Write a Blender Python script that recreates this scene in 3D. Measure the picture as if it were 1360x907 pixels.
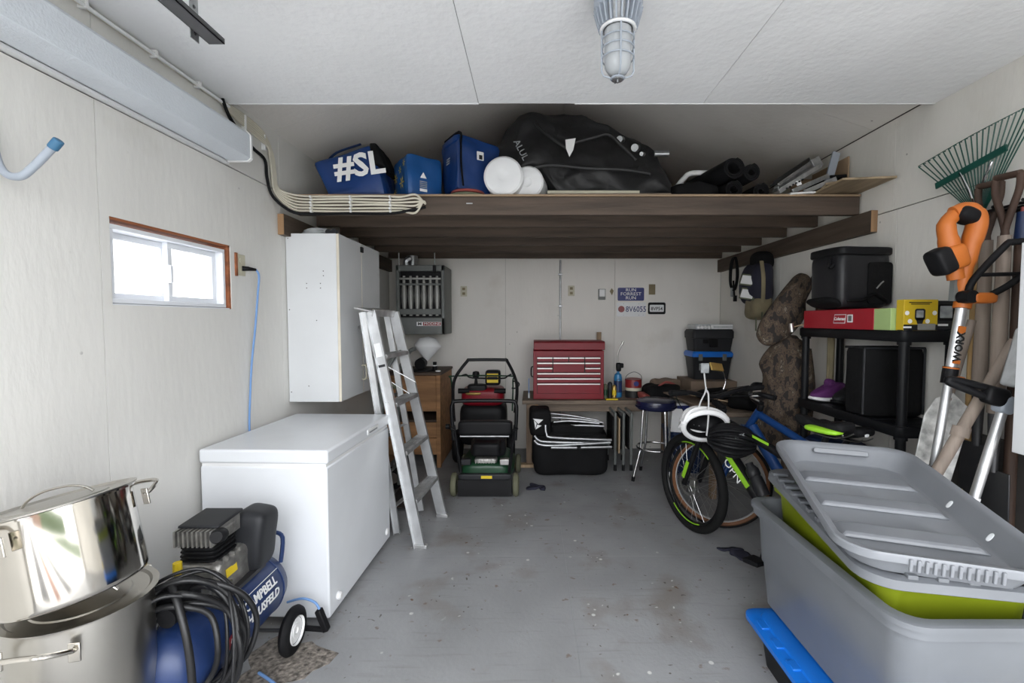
import bpy, bmesh, math, random
from mathutils import Vector, Matrix, Euler, noise
R = math.radians
for o in list(bpy.data.objects): bpy.data.objects.remove(o)
scene = bpy.context.scene
COL = scene.collection

# ---------------------------------------------------------------- camera, sky, exposure
cam_d = bpy.data.cameras.new('camera'); cam = bpy.data.objects.new('camera', cam_d); COL.objects.link(cam)
cam_d.sensor_width = 36; cam_d.lens = 16.0; cam_d.shift_x = -27 / 1360; cam_d.clip_start = .02
cam.location = (0, 0, 1.45); cam.rotation_euler = (R(90 - 2.65), 0, 0)
scene.camera = cam
W = bpy.data.worlds.new('overcast'); scene.world = W; W.use_nodes = True
bg = W.node_tree.nodes['Background']; bg.inputs[0].default_value = (.935, .96, 1.0, 1); bg.inputs[1].default_value = 2.6
def portal(name, loc, rot, sx, sy):
    d = bpy.data.lights.new(name, 'AREA'); d.shape = 'RECTANGLE'; d.size = sx; d.size_y = sy
    d.cycles.is_portal = True
    o = bpy.data.objects.new(name, d); o.location = loc; o.rotation_euler = rot; COL.objects.link(o)
portal('door_daylight', (.25, -.42, 1.22), (R(90), 0, 0), 3.5, 2.44)
portal('window_daylight', (-1.76, 2.085, 1.675), (0, R(-90), 0), .4, .75)
scene.view_settings.view_transform = 'Standard'; scene.view_settings.look = 'None'
scene.view_settings.gamma = 1; scene.view_settings.use_curve_mapping = False
scene.view_settings.exposure = 1.5

XL, XR, YB, YF, ZC, YE = -1.6, 2.1, 5.1, -.4, 2.58, 2.43   # room limits; YE: where the flat ceiling ends

# ---------------------------------------------------------------- materials
MATS = {}
def mat(name, col, rough=.6, metal=0., var=.08, scale=6., bump=0., bscale=40., stretch=(1, 1, 1), spec=.5, trans=0., emit=None, alpha=1.):
    if name in MATS: return MATS[name]
    m = bpy.data.materials.new(name); m.use_nodes = True; nt = m.node_tree; N = nt.nodes; L = nt.links
    b = N['Principled BSDF']
    b.inputs['Roughness'].default_value = rough; b.inputs['Metallic'].default_value = metal
    b.inputs['Specular IOR Level'].default_value = spec
    b.inputs['Base Color'].default_value = (*col, 1)
    if trans: b.inputs['Transmission Weight'].default_value = trans
    if alpha < 1: b.inputs['Alpha'].default_value = alpha
    if emit: b.inputs['Emission Color'].default_value = (*emit[:3], 1); b.inputs['Emission Strength'].default_value = emit[3]
    if var or bump:
        tc = N.new('ShaderNodeTexCoord'); mp = N.new('ShaderNodeMapping'); mp.inputs['Scale'].default_value = stretch
        L.new(tc.outputs['Object'], mp.inputs[0])
    if var:
        n = N.new('ShaderNodeTexNoise'); n.inputs['Scale'].default_value = scale; n.inputs['Detail'].default_value = 5
        L.new(mp.outputs[0], n.inputs['Vector'])
        r = N.new('ShaderNodeValToRGB')
        r.color_ramp.elements[0].position = .3; r.color_ramp.elements[1].position = .7
        r.color_ramp.elements[0].color = (*[max(0, c * (1 - var * 1.6)) for c in col], 1)
        r.color_ramp.elements[1].color = (*[min(1, c * (1 + var)) for c in col], 1)
        L.new(n.outputs[0], r.inputs[0]); L.new(r.outputs[0], b.inputs['Base Color'])
    if bump:
        n2 = N.new('ShaderNodeTexNoise'); n2.inputs['Scale'].default_value = bscale; n2.inputs['Detail'].default_value = 4
        L.new(mp.outputs[0], n2.inputs['Vector'])
        bp = N.new('ShaderNodeBump'); bp.inputs['Strength'].default_value = bump; bp.inputs['Distance'].default_value = .02
        L.new(n2.outputs[0], bp.inputs['Height']); L.new(bp.outputs[0], b.inputs['Normal'])
    MATS[name] = m; return m
def ramp(N, L, src, p0, p1, c0=0., c1=1.):
    r = N.new('ShaderNodeValToRGB'); r.color_ramp.elements[0].position = p0; r.color_ramp.elements[1].position = p1
    r.color_ramp.elements[0].color = (c0, c0, c0, 1); r.color_ramp.elements[1].color = (c1, c1, c1, 1)
    L.new(src, r.inputs[0]); return r.outputs[0]
def mixc(N, L, fac, a, col):
    x = N.new('ShaderNodeMix'); x.data_type = 'RGBA'
    L.new(fac, x.inputs['Factor']); L.new(a, x.inputs[6]); x.inputs[7].default_value = (*col, 1); return x.outputs[2]
def noise_n(N, L, vec, s, d=4, w=None):
    n = N.new('ShaderNodeTexNoise'); n.inputs['Scale'].default_value = s; n.inputs['Detail'].default_value = d
    L.new(vec, n.inputs['Vector']); return n.outputs[0]

def paint_wall(name, col, dirt=.5):            # rolled paint over rough plywood with nail heads, scuffs and dirt
    m = mat(name, col, .75, var=.05, scale=1.6, bump=.10, bscale=34, stretch=(1, 1, .3)); nt = m.node_tree; N = nt.nodes; L = nt.links
    b = N['Principled BSDF']; base = b.inputs['Base Color'].links[0].from_socket
    tc = [n for n in N if n.type == 'TEX_COORD'][0].outputs['Object']
    v = N.new('ShaderNodeTexVoronoi'); v.inputs['Scale'].default_value = 6.5; L.new(tc, v.inputs['Vector'])
    dots = ramp(N, L, v.outputs['Distance'], .03, .05, 1, 0)
    sel = ramp(N, L, noise_n(N, L, tc, 3.3, 2), .52, .58)
    mu = N.new('ShaderNodeMath'); mu.operation = 'MULTIPLY'; L.new(dots, mu.inputs[0]); L.new(sel, mu.inputs[1])
    c = mixc(N, L, mu.outputs[0], base, tuple(k * .45 for k in col))
    st = ramp(N, L, noise_n(N, L, tc, 2.2, 8), .60, .78, 0, dirt)
    c = mixc(N, L, st, c, tuple(k * f for k, f in zip(col, (.72, .69, .63))))
    L.new(c, b.inputs['Base Color']); return m
paint_wall('wall_paint', (.735, .722, .69), .55)
paint_wall('back_wall_paint', (.77, .745, .70), .5)
paint_wall('right_wall_paint', (.79, .765, .715), .4)
paint_wall('loft_roof_paint', (.72, .69, .65), .5)
mat('ceiling_paint', (.89, .90, .91), .7, var=.03, scale=2, bump=.16, bscale=30)

def floor_mat():
    m = mat('floor_paint', (.30, .305, .312), .5, var=.10, scale=2.2, bump=.08, bscale=60); nt = m.node_tree; N = nt.nodes; L = nt.links
    b = N['Principled BSDF']; base = b.inputs['Base Color'].links[0].from_socket
    tc = [n for n in N if n.type == 'TEX_COORD'][0].outputs['Object']
    mp = N.new('ShaderNodeMapping'); mp.inputs['Scale'].default_value = (1.2, 14, 1); L.new(tc, mp.inputs[0])
    c = mixc(N, L, ramp(N, L, noise_n(N, L, mp.outputs[0], 3, 8), .58, .78, 0, .45), base, (.17, .165, .16))
    c = mixc(N, L, ramp(N, L, noise_n(N, L, tc, 3.1, 10), .56, .70, 0, .6), c, (.185, .155, .13))      # ground-in dirt
    c = mixc(N, L, ramp(N, L, noise_n(N, L, tc, 17, 6), .66, .72, 0, .7), c, (.15, .10, .065))
    v = N.new('ShaderNodeTexVoronoi'); v.inputs['Scale'].default_value = 7; L.new(tc, v.inputs['Vector'])
    d = ramp(N, L, v.outputs['Distance'], .06, .085, 1, 0); s = ramp(N, L, noise_n(N, L, tc, 2.3, 3), .50, .56)
    mu = N.new('ShaderNodeMath'); mu.operation = 'MULTIPLY'; L.new(d, mu.inputs[0]); L.new(s, mu.inputs[1])
    c = mixc(N, L, mu.outputs[0], c, (.62, .62, .6))
    ds = N.new('ShaderNodeVectorMath'); ds.operation = 'MULTIPLY_ADD'; nz = N.new('ShaderNodeTexNoise'); nz.inputs['Scale'].default_value = 9; L.new(tc, nz.inputs['Vector'])
    L.new(nz.outputs['Color'], ds.inputs[0]); ds.inputs[1].default_value = (.12, .12, 0); L.new(tc, ds.inputs[2])
    for sc, col, lo in ((15, (.60, .60, .58), .57), (11, (.13, .075, .045), .56), (19, (.10, .09, .08), .50)):
        w = N.new('ShaderNodeTexVoronoi'); w.inputs['Scale'].default_value = sc; L.new(ds.outputs[0], w.inputs['Vector'])
        q = N.new('ShaderNodeMath'); q.operation = 'MULTIPLY'; L.new(ramp(N, L, w.outputs['Distance'], .08, .13, 1, 0), q.inputs[0]); L.new(ramp(N, L, noise_n(N, L, tc, 1.7 + sc * .1, 4), lo, lo + .05), q.inputs[1])
        c = mixc(N, L, q.outputs[0], c, col)                                                  # paint drips
    L.new(c, b.inputs['Base Color'])
    rr = ramp(N, L, noise_n(N, L, tc, 4, 5), .3, .7, .38, .62); L.new(rr, b.inputs['Roughness'])
floor_mat()
def wood(name, col, dark=.55, scale=3., axis=0, rough=.7):
    st = [7, 7, 7]; st[axis] = .6
    m = mat(name, col, rough, var=0, bump=.15, bscale=12, stretch=tuple(st)); nt = m.node_tree; N = nt.nodes; L = nt.links
    b = N['Principled BSDF']; mp = [n for n in N if n.type == 'MAPPING'][0].outputs[0]
    r = N.new('ShaderNodeValToRGB'); e = r.color_ramp.elements
    e[0].position = .35; e[1].position = .68; e[0].color = (*[k * dark for k in col], 1); e[1].color = (*col, 1)
    L.new(noise_n(N, L, mp, scale, 9), r.inputs[0]); L.new(r.outputs[0], b.inputs['Base Color']); return m
wood('joist_wood', (.10, .071, .052), .55); wood('ledger_wood', (.115, .083, .060), .5, axis=1); wood('deck_wood', (.42, .30, .19), .6)
wood('cut_wood', (.42, .25, .13), .6, axis=2); wood('desk_wood', (.43, .22, .095), .55); wood('desk_top_wood', (.10, .065, .045), .5)
wood('bench_wood', (.25, .19, .14), .5); wood('bench_leg_wood', (.30, .21, .14), .5, axis=2); wood('pale_wood', (.55, .40, .24), .6, axis=2)
wood('yellow_handle_wood', (.52, .33, .14), .65, axis=2); wood('grey_handle_wood', (.36, .29, .24), .6, axis=2); wood('brown_handle_wood', (.08, .043, .028), .5, axis=2)
wood('frame_wood', (.45, .15, .06), .4, axis=1); wood('board_wood', (.40, .30, .19), .6, axis=1)
mat('white_enamel', (.76, .78, .81), .3, var=.015); mat('white_laminate', (.72, .735, .75), .4, var=.015); mat('white_plastic', (.8, .8, .8), .4, var=.02)
mat('laminate_edge', (.72, .66, .55), .5); mat('foam_white', (.85, .86, .87), .7, var=.03)
mat('vinyl', (.80, .82, .86), .35, var=.01); mat('black_plastic', (0.01, 0.01, 0.011), .45, var=.1, spec=0.14); mat('black_rubber', (0.011, 0.011, 0.012), .6, var=.1, spec=0.12)
mat('dark_grey_plastic', (.022, .023, .026), .5, var=.1, spec=0.3); mat('black_fabric', (0.01, 0.01, 0.0105), .85, var=.15, bump=.4, bscale=9, spec=0.12)
mat('grey_shelf_plastic', (0.009, 0.0095, 0.011), .42, var=.08, spec=0.2); mat('hose_black', (0.012, 0.012, 0.013), .38, var=0, spec=0.45)
mat('aluminium', (.66, .67, .68), .42, .85, var=.1, scale=9, bump=.05, bscale=60); mat('aluminium_worn', (.50, .50, .50), .5, .7, var=.22, scale=11)
mat('chrome', (.75, .75, .76), .12, 1., var=0); mat('steel', (.52, .51, .49), .3, 1., var=.05); mat('stainless', (.60, .57, .52), .16, 1., var=.04, scale=3, stretch=(1, 1, .2))
mat('stainless_dull', (.50, .48, .44), .3, 1., var=.08, scale=3); mat('stainless_mirror', (.58, .55, .50), .10, 1., var=.02)
mat('galvanised', (.42, .43, .44), .4, .9, var=.15, scale=25); mat('dark_steel', (.10, .10, .105), .45, .8, var=.1)
mat('cast_aluminium', (.38, .37, .35), .45, .8, var=.2, scale=30, bump=.2, bscale=60)
mat('blue_paint', (.014, .034, .115), .38, var=.12, scale=9); mat('white_print', (.85, .85, .85), .6, var=0); mat('black_print', (.012, .012, .012), .6, var=0)
mat('beige_cable', (.62, .58, .48), .55, var=.05); mat('cord_blue', (.17, .32, .62), .5, var=0); mat('hook_grey', (.36, .40, .46), .45, var=.05); mat('hook_tip', (.045, .15, .27), .5, var=0)
mat('bag_blue', (.007, .040, .17), .42, var=.12, bump=.3, bscale=7); mat('bag_blue_light', (.008, .075, .25), .45, var=.1, bump=.3, bscale=9); mat('bag_navy', (.006, .02, .07), .5, var=.1)
mat('yellow', (.75, .55, .02), .5, var=.03); mat('dull_red', (.28, .06, .05), .6, var=.1); mat('red_enamel', (.20, .006, .014), .38, var=.06, spec=.3); mat('red_bright', (.36, .008, .02), .4, var=.04)
mat('silver_trim', (.68, .66, .64), .35, .6, var=0); mat('heater_grey', (.14, .15, .143), .5, var=.1); mat('heater_tube', (.33, .33, .31), .5, .4, var=.1)
mat('mower_green', (.010, .05, .022), .35, var=.1); mat('tyre_olive', (.12, .12, .075), .8, var=.15)
mat('navy_vinyl', (.010, .012, .045), .25, var=.05); mat('cardboard', (.36, .25, .16), .8, var=.08); mat('brown_cardboard', (.22, .16, .115), .85, var=.15)
mat('bike_black', (0.008, 0.008, 0.009), .3, var=.05, spec=0.25); mat('neon', (.30, .62, .03), .4, var=.02); mat('bike_blue', (.008, .045, .17), .3, var=.06)
mat('tyre', (0.012, 0.012, 0.012), .75, var=.1, spec=0.15); mat('tan_tyre', (.15, .06, .022), .7, var=.1); mat('spoke', (.5, .5, .5), .3, 1., var=0)
mat('tote_grey', (.20, .21, .228), .33, var=.05, scale=5); mat('tote_grey_dark', (.165, .175, .19), .36, var=.06, scale=5); mat('tote_green', (.22, .27, .012), .38, var=.05); mat('lid_blue', (.006, .15, .60), .32, var=.05)
mat('orange', (.50, .135, .018), .5, var=.05); mat('rake_green', (.006, .07, .052), .4, var=.05); mat('purple', (.11, .02, .13), .75, var=.15, bump=.3, bscale=90)
mat('box_green', (.40, .55, .22), .5, var=.05); mat('box_yellow', (.62, .43, .02), .45, var=.04); mat('screen_grey', (.32, .34, .35), .3, var=.25, scale=30)
mat('olive', (.13, .14, .09), .8, var=.15); mat('khaki', (.24, .20, .12), .85, var=.15, bump=.3, bscale=15); mat('navy_cloth', (.018, .018, .035), .8, var=.15)
mat('plate_blue', (.012, .022, .16), .4, var=.05); mat('plate_white', (.74, .75, .76), .4, var=.03); mat('ivory', (.55, .52, .40), .5, var=.03); mat('print_blue', (.02, .03, .14), .5, var=0)
mat('lamp_glass', (.42, .44, .46), .35, var=.02); mat('diffuser', (.66, .70, .75), .4, var=.02, bump=.2, bscale=120); mat('fixture_white', (.78, .79, .80), .45, var=.02)
mat('dark_board', (.06, .054, .05), .8, var=.2, scale=3); mat('cyan_steel', (.03, .20, .42), .35, var=.05); mat('can_red', (.24, .02, .02), .35, var=.1); mat('brass', (.55, .38, .12), .4, .8, var=.1)
mat('worn_white', (.62, .62, .60), .6, var=.35, scale=22); mat('gravel', (.25, .22, .19), .9, var=.45, scale=45, bump=.5, bscale=60); mat('bounce_concrete', (.66, .65, .63), .9, var=.1)
mat('clear_plastic', (.55, .57, .58), .25, var=.1, scale=30); mat('glass_pane', (.9, .95, 1), .02, var=0, alpha=.12); mat('gutter_white', (.78, .79, .80), .5, var=.02); mat('bottle_grey', (.016, .016, .018), .35, var=0, spec=.3)
def camo():
    m = mat('camo', (.10, .07, .05), .85, var=0, bump=.5, bscale=10); nt = m.node_tree; N = nt.nodes; L = nt.links; b = N['Principled BSDF']
    mp = [n for n in N if n.type == 'MAPPING'][0]; mp.inputs['Scale'].default_value = (2, 2, 1.1)
    r = N.new('ShaderNodeValToRGB'); e = r.color_ramp.elements; r.color_ramp.interpolation = 'CONSTANT'
    e[0].color = (.018, .014, .012, 1); e[1].position = .44; e[1].color = (.075, .05, .033, 1)
    for p, c in ((.52, (.045, .032, .024)), (.56, (.10, .072, .047)), (.62, (.05, .036, .028)), (.66, (.17, .145, .11))):
        k = e.new(p); k.color = (*c, 1)
    L.new(noise_n(N, L, mp.outputs[0], 13, 12), r.inputs[0]); L.new(r.outputs[0], b.inputs['Base Color'])
camo()

# ---------------------------------------------------------------- mesh helpers
def basis(d):
    d = Vector(d).normalized(); u = Vector((0, 0, 1)) if abs(d.z) < .95 else Vector((1, 0, 0))
    a = u.cross(d).normalized(); return a, d.cross(a).normalized(), d
def smooth_pts(pts, k, closed=False):
    P = [Vector(p) for p in pts]; n = len(P); out = []
    segs = n if closed else n - 1
    for i in range(segs):
        if closed: a, b, c, d = P[(i - 1) % n], P[i], P[(i + 1) % n], P[(i + 2) % n]
        else: a, b, c, d = P[max(i - 1, 0)], P[i], P[i + 1], P[min(i + 2, n - 1)]
        for j in range(k):
            t = j / k; out.append(.5 * ((2 * b) + (c - a) * t + (2 * a - 5 * b + 4 * c - d) * t * t + (3 * b - a - 3 * c + d) * t ** 3))
    if not closed: out.append(P[-1])
    return out
def rrect(w, h, r, n=5):
    o = []
    for cx, cy, a in ((w / 2 - r, h / 2 - r, 0), (-w / 2 + r, h / 2 - r, 90), (-w / 2 + r, -h / 2 + r, 180), (w / 2 - r, -h / 2 + r, 270)):
        for i in range(n + 1):
            t = R(a + 90 * i / n); o.append((cx + r * math.cos(t), cy + r * math.sin(t)))
    return o
def mx(loc=(0, 0, 0), rot=(0, 0, 0)): return Matrix.Translation(loc) @ Euler([R(a) for a in rot]).to_matrix().to_4x4()
class MB:
    def __init__(s): s.v = []; s.f = []
    def add(s, vs, fs, M=None):
        n = len(s.v); s.v += [tuple(M @ Vector(p)) if M else tuple(p) for p in vs]; s.f += [tuple(i + n for i in q) for q in fs]; return s
    def box(s, x0, x1, y0, y1, z0, z1, M=None):
        return s.add([(x, y, z) for x in (x0, x1) for y in (y0, y1) for z in (z0, z1)],
                     [(0, 1, 3, 2), (4, 6, 7, 5), (0, 4, 5, 1), (2, 3, 7, 6), (0, 2, 6, 4), (1, 5, 7, 3)], M)
    def ob(s, c, size, rot=(0, 0, 0)):
        a, b, d = [k / 2 for k in size]; return s.box(-a, a, -b, b, -d, d, mx(c, rot))
    def beam(s, p0, p1, w, h, side=None):
        p0, p1 = Vector(p0), Vector(p1); d = (p1 - p0); a, b, _ = basis(d)
        if side is not None: a = Vector(side).normalized(); b = d.normalized().cross(a).normalized()
        vs = [p + a * sx * w / 2 + b * sy * h / 2 for p in (p0, p1) for sx, sy in ((-1, -1), (1, -1), (1, 1), (-1, 1))]
        return s.add(vs, [(3, 2, 1, 0), (4, 5, 6, 7)] + [(i, (i + 1) % 4, 4 + (i + 1) % 4, 4 + i) for i in range(4)])
    def loft(s, rings, closed=False, cap=True, M=None):
        n = len(rings[0]); vs = [p for r in rings for p in r]; fs = []; m = len(rings)
        for i in range(m if closed else m - 1):
            j = (i + 1) % m
            for k in range(n): fs.append((i * n + k, i * n + (k + 1) % n, j * n + (k + 1) % n, j * n + k))
        if cap and not closed: fs += [tuple(reversed(range(n))), tuple(range((m - 1) * n, m * n))]
        return s.add(vs, fs, M)
    def cyl(s, p0, p1, r0, r1=None, n=16, cap=True):
        r1 = r0 if r1 is None else r1; p0, p1 = Vector(p0), Vector(p1); a, b, _ = basis(p1 - p0)
        ring = lambda p, r: [p + (a * math.cos(2 * math.pi * i / n) + b * math.sin(2 * math.pi * i / n)) * r for i in range(n)]
        return s.loft([ring(p0, r0), ring(p1, r1)], cap=cap)
    def tube(s, pts, r, n=8, sm=0, closed=False, flat=1., cap=True):
        P = smooth_pts(pts, sm, closed) if sm else [Vector(p) for p in pts]; m = len(P); rings = []; a = None
        for i in range(m):
            if closed: d = P[(i + 1) % m] - P[i - 1]
            else: d = P[min(i + 1, m - 1)] - P[max(i - 1, 0)]
            d.normalize()
            if a is None: a = basis(d)[0]
            a = a - d * a.dot(d); a.normalize(); b = d.cross(a)
            rr = r[i * len(r) // m] if isinstance(r, (list, tuple)) else r
            rings.append([P[i] + a * rr * math.cos(2 * math.pi * k / n) + b * rr * flat * math.sin(2 * math.pi * k / n) for k in range(n)])
        return s.loft(rings, closed=closed, cap=cap)
    def lathe(s, prof, M=None, n=24):
        vs = []; fs = []; idx = []
        for r, z in prof:
            if r < 1e-6: idx.append([len(vs)]); vs.append((0, 0, z))
            else:
                idx.append(list(range(len(vs), len(vs) + n))); vs += [(r * math.cos(2 * math.pi * i / n), r * math.sin(2 * math.pi * i / n), z) for i in range(n)]
        for A, B in zip(idx, idx[1:]):
            for i in range(n):
                j = (i + 1) % n
                if len(A) == 1 and len(B) == 1: continue
                if len(A) == 1: fs.append((A[0], B[j], B[i]))
                elif len(B) == 1: fs.append((A[i], A[j], B[0]))
                else: fs.append((A[i], A[j], B[j], B[i]))
        return s.add(vs, fs, M)
    def prism(s, poly, z0, z1, M=None):
        return s.loft([[(x, y, z0) for x, y in poly], [(x, y, z1) for x, y in poly]], M=M)
    def torus(s, c, Rr, r, normal=(0, 0, 1), n=40, k=8, sq=1.):
        a, b, d = basis(normal); c = Vector(c)
        rings = []
        for i in range(n):
            t = 2 * math.pi * i / n; e = a * math.cos(t) + b * math.sin(t)
            rings.append([c + e * (Rr + r * math.cos(2 * math.pi * j / k)) + d * r * sq * math.sin(2 * math.pi * j / k) for j in range(k)])
        return s.loft(rings, closed=True)
    def blob(s, size, M=None, e=4., amp=0., freq=3., seed=0, seg=12, fn=None):
        a, b, c = [k / 2 for k in size]; key = {}; vs = []; fs = []
        def vid(p):
            k = tuple(round(q, 5) for q in p)
            if k not in key:
                l = sum(abs(q) ** e for q in p) ** (1 / e); q = Vector(p) / l; q = Vector((q.x * a, q.y * b, q.z * c))
                if amp: q += noise.noise_vector(q * freq + Vector((seed * 7.1, seed * 3.3, 0))) * amp
                if fn: q = Vector(fn(q))
                key[k] = len(vs); vs.append(q)
            return key[k]
        for ax in range(3):
            for sg in (-1, 1):
                for i in range(seg):
                    for j in range(seg):
                        q = []
                        for di, dj in ((0, 0), (1, 0), (1, 1), (0, 1)):
                            p = [0, 0, 0]; p[ax] = sg; p[(ax + 1) % 3] = -1 + 2 * (i + di) / seg; p[(ax + 2) % 3] = -1 + 2 * (j + dj) / seg; q.append(vid(p))
                        fs.append(tuple(q if sg > 0 else reversed(q)))
        return s.add(vs, fs, M)
    def mesh(s, name, m, smooth=40):
        me = bpy.data.meshes.new(name); me.from_pydata(s.v, [], s.f); me.materials.append(MATS[m] if isinstance(m, str) else m)
        bm = bmesh.new(); bm.from_mesh(me); bmesh.ops.recalc_face_normals(bm, faces=bm.faces); bm.to_mesh(me); bm.free()
        if smooth:
            me.polygons.foreach_set('use_smooth', [True] * len(me.polygons)); me.set_sharp_from_angle(angle=R(smooth))
        return me
    def build(s, name, m, parent=None, bev=0., smooth=40, local=False, seg=2):
        """vertices are room coordinates (or the parent's own when local)"""
        if parent is not None and not local:
            inv = WM(parent).inverted(); s.v = [tuple(inv @ Vector(p)) for p in s.v]
        elif parent is None:
            base = Vector((sum(p[0] for p in s.v) / len(s.v), sum(p[1] for p in s.v) / len(s.v), min(p[2] for p in s.v)))
            s.v = [tuple(Vector(p) - base) for p in s.v]
        o = bpy.data.objects.new(name, s.mesh(name, m, smooth)); COL.objects.link(o)
        if parent is not None: o.parent = parent
        else: o.location = base
        if bev:
            b = o.modifiers.new('bevel', 'BEVEL'); b.width = bev; b.segments = seg; b.limit_method = 'ANGLE'; b.angle_limit = R(50)
        return o
def WM(o):
    M = Matrix.LocRotScale(o.location, o.rotation_euler, o.scale)
    return WM(o.parent) @ M if o.parent else M
def tag(o, label, cat, group=None):
    o['label'] = label; o['category'] = cat
    if group: o['group'] = group
    return o
def thing(name, label, cat, loc=(0, 0, 0), rot=(0, 0, 0), group=None):
    o = bpy.data.objects.new(name, None); COL.objects.link(o); o.empty_display_size = .05
    o.location = loc; o.rotation_euler = [R(a) for a in rot]; return tag(o, label, cat, group)
def struct(o): o['kind'] = 'structure'; return o
def text(name, s, size, M, m, parent, depth=.0008, bold=0., sx=1., align='CENTER', shear=0.):
    """flat lettering; M places it in the parent's own space: x along the line, y up, z out of the face"""
    c = bpy.data.curves.new('t', 'FONT'); c.body = s; c.size = size; c.extrude = depth; c.offset = bold; c.align_x = align; c.align_y = 'CENTER'; c.shear = shear; c.space_line = .8
    c.resolution_u = 2
    o = bpy.data.objects.new('t', c); COL.objects.link(o); bpy.context.view_layer.update()
    me = bpy.data.meshes.new_from_object(o.evaluated_get(bpy.context.evaluated_depsgraph_get())); bpy.data.objects.remove(o); bpy.data.curves.remove(c)
    me.transform(M @ Matrix.Diagonal((sx, 1, 1, 1))); me.name = name; me.materials.clear(); me.materials.append(MATS[m])
    q = bpy.data.objects.new(name, me); COL.objects.link(q); q.parent = parent; return q
def copy_tree(o, parent=None):
    c = o.copy(); COL.objects.link(c)
    if parent is not None: c.parent = parent
    for ch in list(o.children): copy_tree(ch, c)
    return c
FACE_FRONT = lambda x, y, z: mx((x, y, z), (90, 0, 0))           # reads from -y
mat('reflected_fence', (.16, .09, .06), .8, var=.2); mat('reflected_hedge', (.05, .08, .03), .9, var=.4, scale=9); mat('reflected_house', (.30, .30, .31), .8, var=.1)  # colours of the unseen blocks added for reflections
mat('reflected_tar', (.10, .10, .105), .8, var=.2); mat('reflected_brick', (.22, .11, .08), .85, var=.25, scale=12)  # tar and brick of the drive strips added for reflections
mat('duffel_nylon', (.020, .020, .021), .55, var=.2, spec=.4, bump=.5, bscale=7)

# ================================================================ the room
def panels(parent, name, m, boxes, bev=.0015):
    for b in boxes: MB().box(*b).build(name, m, parent, bev, smooth=0)
g = .0022
floor = struct(MB().box(XL - .1, XR + .1, YF, YB + .1, -.06, -.012).build('floor', 'black_print', smooth=0))
xs = [XL, -1.02, .2, 1.42, XR]; ys = [YF, .3, 2.74, YB]
for i in range(4):
    for j in range(3):
        MB().box(xs[i] + .0004, xs[i + 1] - .0004, ys[j] + .0004, ys[j + 1] - .0004, -.012, 0).build('floor_panel', 'floor_paint', floor, smooth=0)
# left wall, with the window opening at y 1.74..2.43, z 1.51..1.84
WY0, WY1, WZ0, WZ1 = 1.74, 2.43, 1.51, 1.845
m = MB(); t = .12; x0, x1 = XL - t, XL - .012
m.box(x0, x1, YF, WY0, 0, 2.9).box(x0, x1, WY1, YB + .1, 0, 2.9).box(x0, x1, WY0, WY1, 0, WZ0).box(x0, x1, WY0, WY1, WZ1, 2.9)
wl = struct(m.build('wall_left', 'dark_board', smooth=0))
a, b = XL - .012, XL
J = [YF, .48, 1.70, 2.92, 4.14, YB]
for y0, y1 in zip(J, J[1:]):
    if y0 == 1.70:
        m = MB(); m.box(a, b, y0 + g / 2, WY0, 0, 2.258).box(a, b, WY1, y1 - g / 2, 0, 2.258).box(a, b, WY0, WY1, 0, WZ0).box(a, b, WY0, WY1, WZ1, 2.258)
        m.build('plywood_panel', 'wall_paint', wl, smooth=0)
    else: panels(wl, 'plywood_panel', 'wall_paint', [(a, b, y0 + g / 2, y1 - g / 2, 0, 2.258)])
    panels(wl, 'plywood_panel', 'wall_paint', [(a, b, y0 + g / 2, y1 - g / 2, 2.262 + g, 2.66)])
# right wall
wr = struct(MB().box(XR + .012, XR + t, YF, YB + .1, 0, 2.9).build('wall_right', 'dark_board', smooth=0))
J = [YF, .21, 1.43, 2.65, 3.87, YB]
for k, (y0, y1) in enumerate(zip(J, J[1:])):
    panels(wr, 'plywood_panel', 'right_wall_paint', [(XR, XR + .012, y0 + g / 2, y1 - g / 2, 0, 2.088)])
    panels(wr, 'plywood_panel', 'right_wall_paint', [(XR, XR + .012, y0 + .03, y1 - g / 2 + .03 if y1 < YB else y1, 2.091 + g, 2.613)])
# back wall: rectangle panels plus gable
RX, RZ = .25, 3.22       # ridge
zs = lambda x: 2.62 + (RZ - 2.62) * (1 - abs(x - RX) / (XR - RX if x > RX else RX - XL))
wb = struct(MB().box(XL - t, XR + t, YB + .012, YB + t, 0, 3.4).build('wall_back', 'dark_board', smooth=0))
J = [XL, -.30, .92, XR]
for x0, x1 in zip(J, J[1:]): panels(wb, 'plywood_panel', 'back_wall_paint', [(x0 + g / 2, x1 - g / 2, YB, YB + .012, 0, 2.3)])
mm = mx((0, YB, 0), (90, 0, 0))
MB().prism([(XL, 2.303), (XR, 2.303), (XR, zs(XR)), (RX, RZ), (XL, zs(XL))], -.012, 0, mm).build('gable_panel', 'back_wall_paint', wb, smooth=0)
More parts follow.
